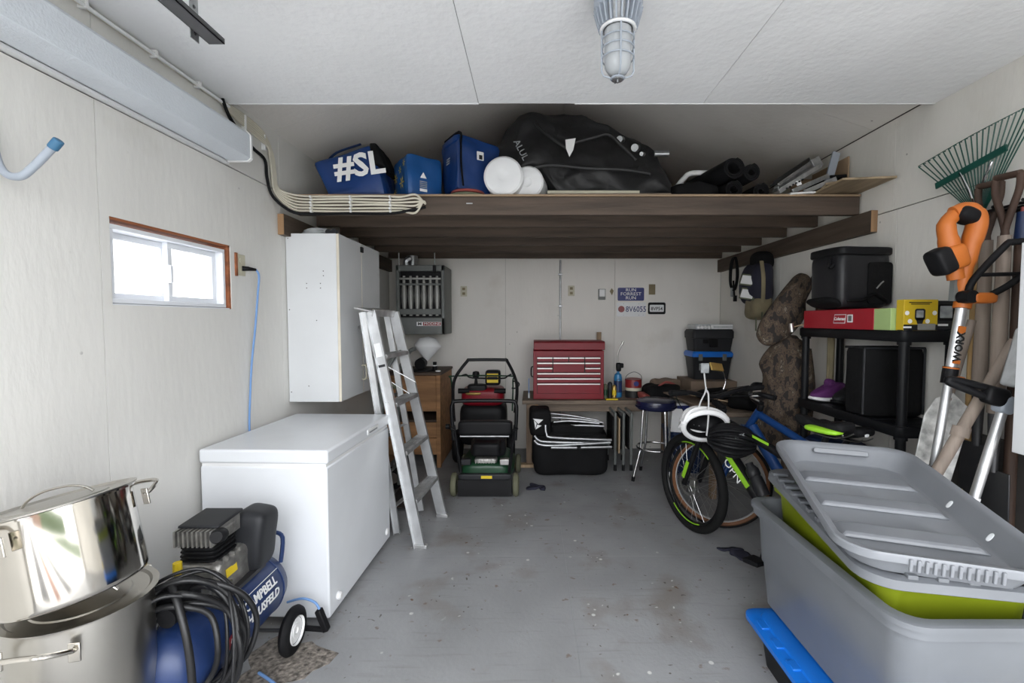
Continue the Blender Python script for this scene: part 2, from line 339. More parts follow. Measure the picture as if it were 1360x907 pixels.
# flat ceiling over the front, open roof slopes over the loft
ce = struct(MB().box(XL, XR, YF, YE - .004, ZC + .012, ZC + .06).build('ceiling', 'ceiling_paint', smooth=0))
J = [XL, -.28, .89, XR]
for x0, x1 in zip(J, J[1:]):
    for y0, y1 in ((YF, 1.21), (1.21, YE)):
        if y0 == YF: y0, y1 = YF, 1.21
        panels(ce, 'ceiling_panel', 'ceiling_paint', [(x0 + g / 2, x1 - g / 2, y0 + g / 2, y1 - g / 2, ZC, ZC + .012)])
ex = -.28
MB().box(XL, ex, YE - .004, YE + .008, ZC - .002, ZC + .03).box(ex + .5, XR, YE - .004, YE + .006, ZC - .002, ZC + .03).build('edge_strip', 'ceiling_paint', ce, smooth=0)
rf = MB()
M0 = mx((0, 0, 0), (90, 0, 0))
rf.prism([(XL - .15, zs(XL) - .05 + .02), (RX, RZ + .02), (XR + .15, zs(XR) - .05 + .02), (XR + .15, zs(XR) + .1), (RX, RZ + .14), (XL - .15, zs(XL) + .1)], -(YB + .12), -YE + .1, M0)
ro = struct(rf.build('ceiling_loft', 'dark_board', smooth=0))
for sg, X0 in ((-1, XL), (1, XR)):
    for y0, y1 in ((YE - .1, 2.86), (2.86, 4.08), (4.08, YB)):
        z0, z1 = zs(X0), RZ
        A, B = Vector((X0 - sg * 0, 0, z0)), Vector((RX, 0, z1)); n = Vector((0, 0, .014))
        MB().loft([[(A.x, y, A.z), (B.x, y, B.z), (B.x, y, B.z + .014), (A.x, y, A.z + .014)] for y in (y0 + g / 2, y1 - g / 2)]).build('roof_panel', 'loft_roof_paint', ro, smooth=0)
struct(MB().box(XL - t, XR + t, YE - .2, YE - .05, ZC + .06, 3.5).build('wall_attic', 'dark_board', smooth=0))
# the door side behind the camera: wall around a wide opening, drive outside
wf = MB().box(XL - t, -1.5, YF - t, YF, 0, 2.9).box(2.0, XR + t, YF - t, YF, 0, 2.9).box(-1.5, 2.0, YF - t, YF, 2.44, 2.9)
struct(wf.build('wall_front', 'wall_paint', smooth=0))
struct(MB().box(-30, 30, -40, 30, -.4, -.062).build('ground', 'bounce_concrete', smooth=0))  # unseen concrete drive, lightened to bounce more daylight indoors
struct(MB().box(XL - t, XR + t, YF - t, 0, ZC + .06, ZC + .2).box(XL - t, XR + t, 0, YE - .05, ZC + .06, ZC + .2).build('ceiling_back', 'dark_board', smooth=0))

# unseen fence, hedge and house blocks, added for the steel pots to reflect
for x0, x1, h, m_ in ((-14, -5.2, 2.0, 'reflected_hedge'), (-5.2, -2.2, 1.5, 'reflected_fence'), (-2.2, .9, 2.3, 'reflected_house'), (.9, 3.4, 1.5, 'reflected_fence'), (3.4, 14, 2.0, 'reflected_hedge')):
    struct(MB().box(x0, x1, -12.4, -12, -.1, h).build('reflection_wall', m_, smooth=0))
for x0, x1, m_ in ((-9, -3.4, 'reflected_hedge'), (-2.3, -1.75, 'reflected_tar'), (-1.2, -.85, 'reflected_tar'), (-.55, -.3, 'reflected_brick'), (.15, .5, 'reflected_tar'), (3.6, 9, 'reflected_hedge')):
    struct(MB().box(x0, x1, -9, YF - .25, -.062, -.056).build('reflection_strip', m_, smooth=0))  # unseen strips added so the pots mirror vertical bands
# window_1: white vinyl slider in a raw reddish wood rough opening
wi = bpy.data.objects.new('window_1', None); COL.objects.link(wi); wi.location = (XL - .06, WY0, WZ0); struct(wi)
m = MB(); xa, xb = XL - .12, XL - .004
m.box(xa, xb, WY0, WY1, WZ1 - .010, WZ1).box(xa, xb, WY1 - .014, WY1, WZ0, WZ1)
MB().box(xa, xb, WY0, WY1 - .014, WZ0, WZ0 + .005).box(xa, xb, WY0, WY0 + .005, WZ0, WZ1 - .01).build('reveal', 'vinyl', wi, smooth=0)
m.build('rough_opening', 'frame_wood', wi, smooth=0)
def rect_frame(m, x0, x1, y0, y1, z0, z1, w):
    return m.box(x0, x1, y0, y1, z0, z0 + w).box(x0, x1, y0, y1, z1 - w, z1).box(x0, x1, y0, y0 + w, z0 + w, z1 - w).box(x0, x1, y1 - w, y1, z0 + w, z1 - w)
fy0, fy1, fz0, fz1 = WY0 + .007, WY1 - .03, WZ0 + .007, WZ1 - .025
rect_frame(MB(), XL - .105, XL - .010, fy0, fy1, fz0, fz1, .018).build('window_frame', 'vinyl', wi, .002)
ym = (fy0 + fy1) / 2 + .01
for y0, y1, dx in ((fy0 + .018, ym + .012, -.09), (ym - .012, fy1 - .018, -.06)):
    s = rect_frame(MB(), XL + dx - .012, XL + dx + .012, y0, y1, fz0 + .018, fz1 - .018, .026).build('sash', 'vinyl', wi, .002)
    MB().box(XL + dx - .002, XL + dx + .002, y0 + .026, y1 - .026, fz0 + .044, fz1 - .044).build('pane', 'glass_pane', s, smooth=0)
MB().box(XL - .05, XL - .035, ym - .012, ym + .004, 1.62, 1.70).build('latch', 'vinyl', wi, .002)

# ================================================================ left side
# ---- chest freezer
fz = thing('chest_freezer', 'white chest freezer standing under the small window', 'freezer', (-1.255, 2.53, 0), (0, 0, -2))
w2, l2 = .305, .415
MB().box(-w2, w2, -l2, l2, .03, .76).build('body', 'white_enamel', fz, .008, local=True)
lid = MB().box(-w2 - .004, w2 + .006, -l2 - .004, l2 + .004, .775, .842).build('lid', 'white_enamel', fz, .012, local=True, seg=3)
MB().box(-w2 + .006, w2 - .006, -l2 + .006, l2 - .006, .758, .778).build('gasket', 'white_plastic', fz, local=True)
MB().box(w2 + .005, w2 + .012, .05, .21, .795, .825).build('handle', 'white_plastic', lid, .003, local=True)
MB().box(w2 + .0095, w2 + .0125, .07, .19, .802, .811).build('grip_recess', 'tote_grey', lid, local=True)
MB().lathe([(0, 0), (.022, 0), (.022, .006), (.012, .012), (0, .012)], mx((w2, l2 - .06, .09), (0, 90, 0))).build('drain_cap', 'white_plastic', fz, local=True)
MB().lathe([(0, 0), (.02, 0), (.02, .01), (.012, .018), (0, .018)], mx((w2, -l2 + .09, .09), (0, 90, 0))).build('drain_cap', 'white_plastic', fz, local=True)
for x in (-.25, .25):
    for y in (-.36, .36): MB().cyl((x, y, 0), (x, y, .03), .02).build('foot', 'black_plastic', fz, local=True)

# ---- tall white cupboard on the left wall
cb = thing('wall_cupboard', 'tall white laminate cupboard hung on left wall above freezer', 'cupboard', (-1.42, 3.36, .915))
x0, x1, y0, y1, z0, z1 = XL + .004, -1.252, 2.97, 3.745, .915, 2.012
MB().box(x0, x1 - .018, y0, y1, z0, z1).build('carcass', 'white_laminate', cb, .0015)
for k, (a, b) in enumerate(((y0, 3.356), (3.36, y1))):
    d = MB().box(x1 - .016, x1, a + .001, b - .001, z0 + .002, z1 - .002).build('door', 'white_laminate', cb, .0015)
    MB().box(x1 - .0165, x1 + .0004, a - .0002 if k == 0 else a + .0008, a + .0025, z0 + .002, z1 - .002).build('door_edge', 'laminate_edge', d)
    yy = 3.33 if k == 0 else 3.385
    MB().tube([(x1, yy, 1.02), (x1 + .03, yy, 1.025), (x1 + .03, yy, 1.115), (x1, yy, 1.12)], .005, sm=4).build('handle', 'ivory', d)
MB().box(x1, x1 + .012, 3.335, 3.375, 1.945, 1.985).build('catch', 'black_plastic', cb, .002)
m = MB()
for px, pz in ((.24, 1.77), (.24, 1.74), (.13, 1.66), (.13, 1.69), (.22, 1.66), (.22, 1.69), (.19, 1.45), (.015, 1.98), (.015, 1.52), (.015, .98), (.13, 1.02)):
    m.cyl((x0 + px, y0 + .001, pz), (x0 + px, y0 - .0006, pz), .0035, n=8)
m.build('screw_hole', 'dark_grey_plastic', cb)
# things on the cupboard
t = MB()
for k in range(6): t.torus((-1.47 + .004 * k, 3.13, 2.02 + .007 * k), .085 + .006 * math.sin(k * 2), .005, (0.05 * math.sin(k), .04, 1), 28, 6)
tag(t.build('wire_coil', 'clear_plastic'), 'coil of clear wire lying on top of white cupboard', 'wire coil')
for k, (x, r) in enumerate(((-1.335, .018), (-1.30, .02))):
    tag(MB().lathe([(0, 0), (r, 0), (r, .004), (r * .62, .006), (r * .62, .022), (r, .024), (r, .028), (0, .028)], mx((x, 3.03, 2.028), (90, 0, 0)), 18).build('wire_spool', 'dark_grey_plastic'),
        ('small dark spool on cupboard top, nearer the wire coil', 'small dark spool on cupboard top, at its front corner')[k], 'spool', 'spools on the cupboard')

# ---- aluminium stepladder, folded and leaning
ld = thing('stepladder', 'worn aluminium stepladder leaning folded beside the freezer', 'ladder', (-.74, 3.07, 0))
A0, A1 = Vector((-0.713, 2.84, 0)), Vector((-1.053, 2.985, 1.51))      # front rails: near
B0, B1 = Vector((-0.668, 3.30, 0)), Vector((-1.023, 3.36, 1.51))        # far
C0, C1 = Vector((-0.908, 3.0, .02)), Vector((-1.113, 3.0, 1.505))        # rear frame near
D0, D1 = Vector((-0.838, 3.36, .02)), Vector((-1.078, 3.37, 1.49))
def channel(p, q, wdt, dep, side, out):      # C-channel rail: web plus two lips
    side = Vector(side).normalized(); m = MB(); d = (q - p).normalized(); fl = d.cross(side).normalized()
    m.beam(p, q, wdt, .003, side)
    for s in (-1, 1): m.beam(p + side * s * (wdt / 2 - .0015) + fl * out * dep / 2, q + side * s * (wdt / 2 - .0015) + fl * out * dep / 2, .003, dep, side)
    return m
sideA = Vector((1, .0, .22))
channel(A0, A1, .07, .022, (1, -.12, .22), -1).build('front_rail', 'aluminium', ld)
channel(B0, B1, .07, .022, (1, -.12, .22), 1).build('front_rail', 'aluminium', ld)
channel(C0, C1, .042, .02, (1, 0, .14), -1).build('rear_rail', 'aluminium', ld)
channel(D0, D1, .042, .02, (1, 0, .14), 1).build('rear_rail', 'aluminium', ld)
for k, z in enumerate((.30, .605, .915, 1.225)):
    f = z / 1.51; p, q = A0.lerp(A1, f), B0.lerp(B1, f)
    m = MB(); d = (q - p).normalized(); s = Vector((1, .0, .02)).cross(d).cross(d) * -1
    m.beam(p + Vector((.0, 0, 0)), q, .085, .004, Vector((1, -.1, 0)))
    m.beam(p + Vector((.041, 0, -.012)), q + Vector((.041, 0, -.012)), .003, .026, Vector((1, -.1, 0))).beam(p + Vector((-.041, 0, -.012)), q + Vector((-.041, 0, -.012)), .003, .026, Vector((1, -.1, 0)))
    for j in range(5): m.beam(p + Vector((-.03 + .015 * j, 0, .003)), q + Vector((-.03 + .015 * j, 0, .003)), .005, .003, Vector((1, -.1, 0)))
    st = m.build('step', 'aluminium_worn', ld)
for f in (.12, .45, .8):
    MB().beam(C0.lerp(C1, f), D0.lerp(D1, f), .03, .006).build('rear_brace', 'aluminium_worn', ld)
m = MB(); m.ob((-1.09, 3.175, 1.52), (.13, .40, .012), (0, 12, -4)); m.ob((-1.03, 3.175, 1.50), (.006, .40, .05), (0, 12, -4)); m.build('top_cap', 'aluminium_worn', ld, .003)
MB().beam((-.995, 3.02, 1.16), (-.80, 3.10, 1.03), .022, .004).build('spreader', 'aluminium', ld)
MB().beam((-1.03, 3.25, 1.02), (-.87, 3.3, .90), .022, .004).build('spreader', 'aluminium', ld)
MB().beam((-.93, 2.99, .90), (-.895, 2.99, .52), .02, .004).build('spreader', 'aluminium', ld)
for p in (A0, B0): MB().ob((p.x + .002, p.y, .012), (.085, .03, .024), (0, 0, -5)).build('foot', 'aluminium_worn', ld, .003)
m = MB(); pm = A0.lerp(A1, .83); d = (A1 - A0).normalized()
m.beam(pm - d * .04 + Vector((0, -.0025, 0)), pm + d * .05 + Vector((0, -.0025, 0)), .058, .001, sideA); m.build('label_sticker', 'white_print', ld)
pm = A0.lerp(A1, .765); MB().beam(pm - d * .008 + Vector((0, -.003, 0)), pm + d * .008 + Vector((0, -.003, 0)), .055, .001, sideA).build('label_stripe', 'dark_grey_plastic', ld)

# ---- hand truck behind the ladder, and a loose metal channel
ht = thing('hand_truck', 'grey tube hand truck standing between cupboard and ladder', 'hand truck', (-1.12, 3.55, 0))
MB().tube([(-1.13, 3.40, .06), (-1.13, 3.38, .85), (-1.12, 3.35, 1.0), (-1.02, 3.33, 1.18), (-.96, 3.33, 1.22)], .017, sm=5).build('frame', 'heater_grey', ht)
MB().tube([(-1.13, 3.80, .06), (-1.13, 3.80, .85), (-1.12, 3.77, 1.0), (-1.02, 3.73, 1.18), (-.96, 3.71, 1.22)], .017, sm=5).build('frame', 'heater_grey', ht)
for z in (.25, .55, .84): MB().cyl((-1.13, 3.39, z), (-1.13, 3.80, z), .013).build('crossbar', 'heater_grey', ht)
MB().ob((-1.03, 3.6, .02), (.2, .4, .008)).build('toe_plate', 'dark_steel', ht)
for y in (3.36, 3.84): MB().torus((-1.2, y, .1), .075, .025, (0, 1, 0), 28, 8).build('wheel', 'black_rubber', ht)
MB().tube([(-1.13, 3.42, .94), (-1.08, 3.42, .955), (-1.01, 3.43, .95)], .022, sm=4).build('grip', 'olive', ht)
mc = MB(); p, q = Vector((-1.24, 3.30, 1.41)), Vector((-1.09, 3.18, 1.22)); mc.beam(p, q, .06, .004).beam(p + Vector((.0, -.03, 0)), q + Vector((0, -.03, 0)), .004, .03).beam(p + Vector((0, .03, 0)), q + Vector((0, .03, 0)), .004, .03)
tag(mc.build('metal_channel', 'aluminium_worn'), 'short grey metal channel slanting between cupboard and ladder top', 'metal bar')

# ---- stock pots
def pot(name, label, M, r, h, mname, lid_h=.012, handles=(), rim=True):
    t = thing(name, label, 'pot'); t.matrix_world = M; t.location, t.rotation_euler = M.to_translation(), M.to_euler()
    MB().lathe([(0, .004), (r - .012, .0), (r - .003, .006), (r, .016), (r, h), (r + .008, h + .001), (r + .008, h + .006), (r - .004, h + .006), (r - .004, .02), (0, .02)], None, 64).build('pot_body', mname, t, local=True)
    l = MB().lathe([(r + .012, h + .008), (r + .013, h + .012), (r - .004, h + .013), (r - .012, h + .006), (r - .05, h + .006), (r - .054, h + .010), (0, h + .016), (0, h + .005), (r + .01, h + .007)], None, 64).build('lid', 'stainless_dull', t, local=True)
    a, b = R(handles[0]), .08
    ca, sa = math.cos(a), math.sin(a)
    pts = [(-b, 0, h + .014), (-b * .8, 0, h + .03), (-b * .35, 0, h + .044), (b * .35, 0, h + .044), (b * .8, 0, h + .03), (b, 0, h + .014)]
    MB().tube([(x * ca - y * sa, x * sa + y * ca, z) for x, y, z in pts], .006, sm=5, flat=.6).build('lid_handle', 'stainless', l, local=True)
    for ang in handles[1:]:
        Mz = Matrix.Rotation(R(ang), 4, 'Z')
        q = [(r - .001, -.085, h - .045), (r + .02, -.085, h - .035), (r + .055, -.06, h - .018), (r + .06, 0, h - .014), (r + .055, .06, h - .018), (r + .02, .085, h - .035), (r - .001, .085, h - .045)]
        hd = MB().tube([Mz @ Vector(p) for p in q], .0065, sm=5).build('handle', 'stainless', t, local=True)
        for y in (-.085, .085):
            MB().ob((0, 0, 0), (.006, .028, .05)).build('bracket', 'stainless', hd, .002, local=True).data.transform(Mz @ Matrix.Translation((r + .002, y, h - .05)))
    return t
pot('stock_pot', 'large stainless stock pot on the floor by left wall', mx((-1.325, 1.305, 0)), .163, .625, 'stainless_dull', handles=(25, -78, 105))
pot('stock_pot', 'smaller mirror-polished stock pot tilted on top of the larger pot', mx((-1.292, 1.262, .685), (-2, -12, 0)), .158, .25, 'stainless_mirror', handles=(20, -108, 72))

# ---- air compressor
ac = thing('air_compressor', 'blue wheeled air compressor with grey motor cover beside pots', 'air compressor', (-1.18, 1.68, 0))
cx, cz, r = -1.215, .295, .14
prof = [(0, 0), (.06, .006), (.10, .03), (.13, .065), (r, .11), (r, .56), (.13, .605), (.10, .64), (.06, .664), (0, .67)]
tk = MB().lathe(prof, mx((cx, 2.03, cz), (90, 0, 0)), 40).build('tank', 'blue_paint', ac)
MB().torus((cx, 1.92, cz), r, .003, (0, 1, 0), 40, 6).build('weld_seam', 'blue_paint', tk)
for sx in (-1, 1):
    wx = cx + sx * .17
    w = MB().torus((wx, 1.925, .10), .072, .028, (1, 0, 0), 36, 10, .8).build('wheel', 'black_rubber', ac)
    MB().lathe([(0, 0), (.015, 0), (.015, .006), (.028, .006), (.030, .002), (.052, .002), (.056, .012), (.058, .012), (.058, -.02), (0, -.02)], mx((wx + sx * .012, 1.925, .10), (0, 90 * sx, 0)), 28).build('wheel_rim', 'white_plastic', w)
MB().cyl((cx - .17, 1.925, .10), (cx + .17, 1.925, .10), .008).build('axle', 'dark_steel', ac)
for y in (1.5,): MB().tube([(cx - .12, y, .23), (cx - .13, y, .02), (cx - .13, y, .02), (cx + .13, y, .02), (cx + .12, y, .23)], .012).build('leg', 'blue_paint', ac)
pz = -.052
MB().box(cx - .10, cx + .10, 1.60, 1.86, .425, .44).build('mount_plate', 'dark_steel', ac)
cr = MB().blob((.17, .20, .15), mx((cx - .01, 1.72, .535 + pz)), 7, .004, 18, 2).build('crankcase', 'cast_aluminium', ac)
m = MB()
for k in range(4): m.box(cx - .085, cx + .07, 1.64 + .035 * k, 1.648 + .035 * k, .60 + pz, .615 + pz)
m.box(cx - .06, cx + .05, 1.610, 1.62, .50 + pz, .585 + pz).build('cast_rib', 'cast_aluminium', cr)
MB().ob((cx + .078, 1.68, .56 + pz), (.002, .06, .03), (0, -8, 0)).build('rating_label', 'yellow', cr)
m = MB()
for k in range(4): m.blob((.145 - .004 * k, .14, .011), mx((cx - .02, 1.70, .616 + pz + .016 * k)), 6, seg=6)
m.blob((.12, .12, .07), mx((cx - .02, 1.70, .64 + pz)), 6, seg=6).build('cylinder_fins', 'black_plastic', ac)
m = MB().blob((.145, .14, .05), mx((cx - .02, 1.70, .70 + pz)), 6, seg=8)
for k in range(9): m.box(cx - .09 + .0165 * k, cx - .083 + .0165 * k, 1.617, 1.78, .676 + pz, .735 + pz)
m.build('cylinder_head', 'cast_aluminium', ac)
MB().ob((cx - .02, 1.72, .742 + pz), (.15, .15, .012), (3, 0, 0)).build('head_cover', 'dark_grey_plastic', ac, .005)
MB().lathe([(0, 0), (.026, 0), (.026, .04), (.02, .05), (.02, .06), (0, .06)], mx((cx + .055, 1.66, .705 + pz), (75, 0, 20)), 20).build('air_filter', 'black_plastic', ac)
mo = MB().blob((.13, .15, .25), mx((cx + .055, 1.86, .60 + pz), (0, 8, 0)), 5, .006, 8, 4).build('motor_cover', 'dark_grey_plastic', ac)
MB().cyl((cx - .055, 1.59, .51), (cx - .055, 1.59, .55), .011).cyl((cx - .055, 1.59, .548), (cx - .055, 1.59, .585), .015, .014, 8).build('relief_valve', 'yellow', ac)
MB().cyl((cx - .055, 1.59, .42), (cx - .055, 1.59, .52), .008).build('valve_stem', 'brass', ac)
MB().tube([(cx + .02, 1.98, .41), (cx + .02, 2.0, .48), (cx + .06, 2.0, .50), (cx + .10, 1.99, .48), (cx + .10, 1.97, .38)], .009, sm=4).build('tank_handle', 'blue_paint', ac)
# text band painted along the right flank of the tank (curved surface: letters set on tangent plane)
def flank(ang, y): return mx((cx + math.cos(R(ang)) * (r + .0012), y, cz + math.sin(R(ang)) * (r + .0012)), (0, 0, 0)) @ Matrix(((0, -math.sin(R(ang)), math.cos(R(ang)), 0), (1, 0, 0, 0), (0, math.cos(R(ang)), math.sin(R(ang)), 0), (0, 0, 0, 1)))
inv = WM(ac).inverted()
text('lettering', 'CAMPBELL', .047, inv @ flank(25, 1.775), 'white_print', ac, bold=.001, sx=.95, shear=.15)
text('lettering', 'HAUSFELD', .047, inv @ flank(5, 1.775), 'white_print', ac, bold=.001, sx=.95, shear=.15)
m = MB()
for a0 in (38, ): m.beam((cx + math.cos(R(a0)) * (r + .001), 1.60, cz + math.sin(R(a0)) * (r + .001)), (cx + math.cos(R(a0)) * (r + .001), 1.92, cz + math.sin(R(a0)) * (r + .001)), .003, .0015)
m.tube([(cx + math.cos(R(a)) * (r + .001), 1.92, cz + math.sin(R(a)) * (r + .001)) for a in range(38, -20, -6)], .0015, 5)
m.build('band_outline', 'white_print', ac)
MB().lathe([(0, 0), (.03, 0), (.03, .001), (0, .001)], inv and WM(ac) @ inv @ flank(2, 1.585), 24).build('round_badge', 'red_bright', ac)
text('badge_letter', 'C', .045, inv @ flank(2, 1.585) @ Matrix.Translation((0, 0, .0015)), 'white_print', ac, bold=.001)
MB().cyl((cx, 1.46, .47), (cx, 1.46, .55), .012).lathe([(0, 0), (.03, 0), (.03, .025), (0, .025)], mx((cx + .05, 1.43, .50), (90, 0, 0))).build('pressure_gauge', 'black_plastic', ac)
MB().blob((.09, .11, .1), mx((cx + .02, 1.5, .52)), 5).build('pressure_switch', 'black_plastic', ac)

# ---- black air hoses slung over the compressor
random.seed(11)
ho = thing('air_hose', 'tangled coil of black rubber air hose slung over the compressor', 'hose', (-1.06, 1.40, .18))
for k in range(11):
    pts = []; c0 = Vector((-1.155 + random.uniform(-.025, .03), 1.46 + random.uniform(-.055, .055), .365 + random.uniform(-.04, .03))); rx = random.uniform(.12, .185); rz = random.uniform(.16, .225); th0 = random.uniform(-.25, .25)
    ax = Vector((math.cos(.35 + th0), math.sin(.35 + th0), 0))
    for i in range(10):
        a = 2 * math.pi * i / 10; pts.append(c0 + ax * rx * math.cos(a) * random.uniform(.92, 1.06) + Vector((0, 0, 1)) * rz * math.sin(a) * random.uniform(.93, 1.05) + Vector((-.3, .9, 0)) * random.uniform(-.03, .03))
    MB().tube(pts, .0095 if k < 8 else .006, 10, sm=6, closed=True).build('hose_loop', 'hose_black', ho)
MB().tube([(-1.25, 1.52, .50), (-1.21, 1.47, .57), (-1.15, 1.42, .585), (-1.09, 1.38, .50), (-1.065, 1.37, .38), (-1.06, 1.37, .22)], .0115, 10, sm=8).build('hose_end', 'hose_black', ho)
MB().tube([(-1.10, 1.62, .50), (-1.04, 1.52, .53), (-.98, 1.45, .42), (-.97, 1.42, .28), (-.99, 1.42, .16)], .0055, 8, sm=8).build('power_cable', 'hose_black', ho)
# dirt patch under the compressor where the floor paint is gone
m = MB(); pl = []
for k in range(22):
    a = 2 * math.pi * k / 22; rr = 1 + .22 * math.sin(3 * a + 1) + .12 * math.sin(7 * a)
    pl.append((-1.06 + .17 * rr * math.cos(a), 1.86 + .16 * rr * math.sin(a)))
o = m.prism(pl, .0002, .0022).build('bare_floor_patch', 'gravel', smooth=0); tag(o, 'worn brown bare patch of floor under compressor wheel', 'floor patch')
# blue cord end with black connector against the freezer
cd = thing('extension_cord_end', 'blue cord with black connector lying by the freezer corner', 'cord', (-.95, 2.02, 0))
MB().tube([(-1.14, 2.06, .14), (-1.06, 2.04, .17), (-1.0, 2.035, .155), (-.975, 2.03, .12)], .0055, sm=6).build('cord', 'cord_blue', cd)
MB().beam((-.982, 2.03, .125), (-.945, 2.03, .025), .034, .028).build('connector', 'black_plastic', cd, .006)
MB().tube([(-1.12, 1.80, .008), (-1.02, 1.74, .008), (-.97, 1.68, .008), (-1.0, 1.60, .008), (-1.1, 1.55, .008)], .006, sm=6).build('floor_loop', 'cord_blue', cd)
MB().tube([(-.95, 2.03, .03), (-1.05, 2.04, .03), (-1.1, 2.04, .03)], .012, sm=3).build('cable', 'black_rubber', cd)

# ---- wall outlet and long blue cord
ou = thing('wall_outlet', 'dirty ivory wall outlet right of the small window', 'outlet', (XL, 2.51, 1.75))
MB().box(XL, XL + .006, 2.475, 2.545, 1.695, 1.81).build('cover_plate', 'ivory', ou, .002)
MB().box(XL + .0002, XL + .009, 2.462, 2.476, 1.69, 1.815).build('box_edge', 'frame_wood', ou)
for z in (1.727, 1.778): MB().lathe([(0, 0), (.016, 0), (.016, .003), (0, .003)], mx((XL + .005, 2.512, z), (0, 90, 0)), 20).build('socket', 'ivory', ou)
co = thing('extension_cord', 'light blue extension cord hanging from outlet beside the window', 'cord', (XL + .03, 2.53, 1.74))
MB().cyl((XL + .008, 2.512, 1.735), (XL + .035, 2.53, 1.735), .014, .012).cyl((XL + .03, 2.527, 1.735), (XL + .055, 2.56, 1.733), .012, .007).build('plug', 'black_plastic', co)
MB().tube([(XL + .055, 2.56, 1.733), (XL + .062, 2.575, 1.70), (XL + .05, 2.58, 1.6), (XL + .035, 2.57, 1.40), (XL + .025, 2.545, 1.2), (XL + .018, 2.53, .98), (XL + .012, 2.53, .84), (XL + .01, 2.53, .4)], .0055, sm=6).build('cord', 'cord_blue', co)

# ---- big grey storage hook
hk = thing('wall_hook', 'grey steel storage hook with blue tip on left wall', 'hook', (XL, 1.36, 1.87))
MB().tube([(XL, 1.36, 2.08), (XL + .012, 1.36, 2.0), (XL + .03, 1.36, 1.915), (XL + .06, 1.355, 1.878), (XL + .10, 1.355, 1.872), (XL + .14, 1.355, 1.90), (XL + .205, 1.355, 1.962)], .011, 12, sm=6).build('hook_arm', 'hook_grey', hk)
MB().cyl((XL + .196, 1.355, 1.952), (XL + .218, 1.355, 1.976), .0135).build('tip', 'hook_tip', hk, .003)
MB().box(XL, XL + .006, 1.33, 1.39, 1.98, 2.14).build('plate', 'hook_grey', hk, .002)

# ---- fluorescent wrap fixture
fl = thing('fluorescent_light', 'long white fluorescent fixture, unlit, high on left wall', 'light fixture', (XL + .07, 1.8, 2.265))
xa = XL
MB().box(xa, xa + .035, 1.21, 2.40, 2.285, 2.45).build('housing', 'fixture_white', fl, .003)
df = [(xa + .035, 2.272), (xa + .13, 2.272), (xa + .148, 2.285), (xa + .148, 2.40), (xa + .13, 2.42), (xa + .035, 2.435)]
MB().loft([[(x, y, z) for x, z in df] for y in (1.24, 2.385)]).build('diffuser', 'diffuser', fl, .002)
for y, yw in ((1.205, .036), (2.385, .016)):
    MB().loft([[(x, yy, z) for x, z in ((xa + .0, 2.268), (xa + .135, 2.268), (xa + .153, 2.283), (xa + .153, 2.402), (xa + .133, 2.424), (xa, 2.452))] for yy in (y, y + yw)]).build('end_cap', 'white_plastic', fl, .002)
MB().box(xa, xa + .03, 1.2, 2.4, 2.262, 2.272).build('lower_rail', 'fixture_white', fl)

# ---- cables: single run under the ceiling, then the bundle over to the loft
cr = thing('cable_run', 'painted cable run clipped along the top of left wall', 'cable', (XL + .01, 1.5, 2.56))
MB().tube([(XL + .012, YF + .1, 2.565), (XL + .012, 1.4, 2.565), (XL + .012, 2.42, 2.565)], .009).build('cable', 'beige_cable', cr)
MB().tube([(XL + .024, YF + .1, 2.556), (XL + .024, 1.7, 2.558), (XL + .024, 2.42, 2.56)], .007).build('cable', 'fixture_white', cr)
for y in (1.05, 1.35, 1.65, 1.95, 2.2): MB().box(XL, XL + .034, y, y + .012, 2.548, 2.578).build('clip', 'white_plastic', cr, .002)
bu = thing('cable_bundle', 'bundle of beige cables bending from wall along loft beam', 'cables', (XL + .05, 2.9, 2.2))
for k in range(6):
    dz = .018 * k; o = .013 * k
    z1 = 2.232 - dz
    pts = [(XL + .012, 2.40, 2.57 - .004 * k), (XL + .012, 2.50, 2.58 - o * .8), (XL + .012, 2.66, 2.575 - o), (XL + .012 + .003 * k, 2.76, 2.545 - o), (XL + .014, 2.83 - o * .5, 2.46 - o * .3), (XL + .016, 2.85 - o * .6, 2.36), (XL + .02, 2.87 - o * .5, 2.27 - dz * .4), (XL + .09, 2.905, z1 + .01), (XL + .2, 2.912, z1), (-1.2, 2.914, z1 + .004 * math.sin(k)), (-.98, 2.914, z1 + .003 * math.cos(2 * k)), (-.83, 2.914, z1 - .002), (-.74, 2.914, z1 + (2.5 - k) * .005), (-.69, 2.914, 2.20), (-.68, 2.93, 2.19)]
    MB().tube(pts, .0068, 8, sm=5).build('cable', 'beige_cable', bu)
MB().tube([(XL + .03, 2.36, 2.57), (XL + .016, 2.45, 2.50), (XL + .014, 2.62, 2.43), (XL + .016, 2.74, 2.40), (XL + .016, 2.76, 2.30), (XL + .03, 2.79, 2.20), (XL + .09, 2.88, 2.132), (XL + .2, 2.912, 2.122), (-1.2, 2.912, 2.126), (-.9, 2.912, 2.126), (-.75, 2.912, 2.15), (-.68, 2.93, 2.17)], .009, 8, sm=6).build('black_cable', 'black_rubber', bu)
for x in (-1.40, -1.15, -.90):
    for k in range(6): MB().box(x - .005 + .004 * (k % 2), x + .007 + .004 * (k % 2), 2.898, 2.925, 2.222 - .0185 * k, 2.236 - .0185 * k).build('staple', 'white_plastic', bu, .002)
for y, z in ((2.56, 2.535), (2.74, 2.50)): MB().box(XL, XL + .024, y - .006, y + .006, z - .045, z + .045).build('staple', 'white_plastic', bu, .002)

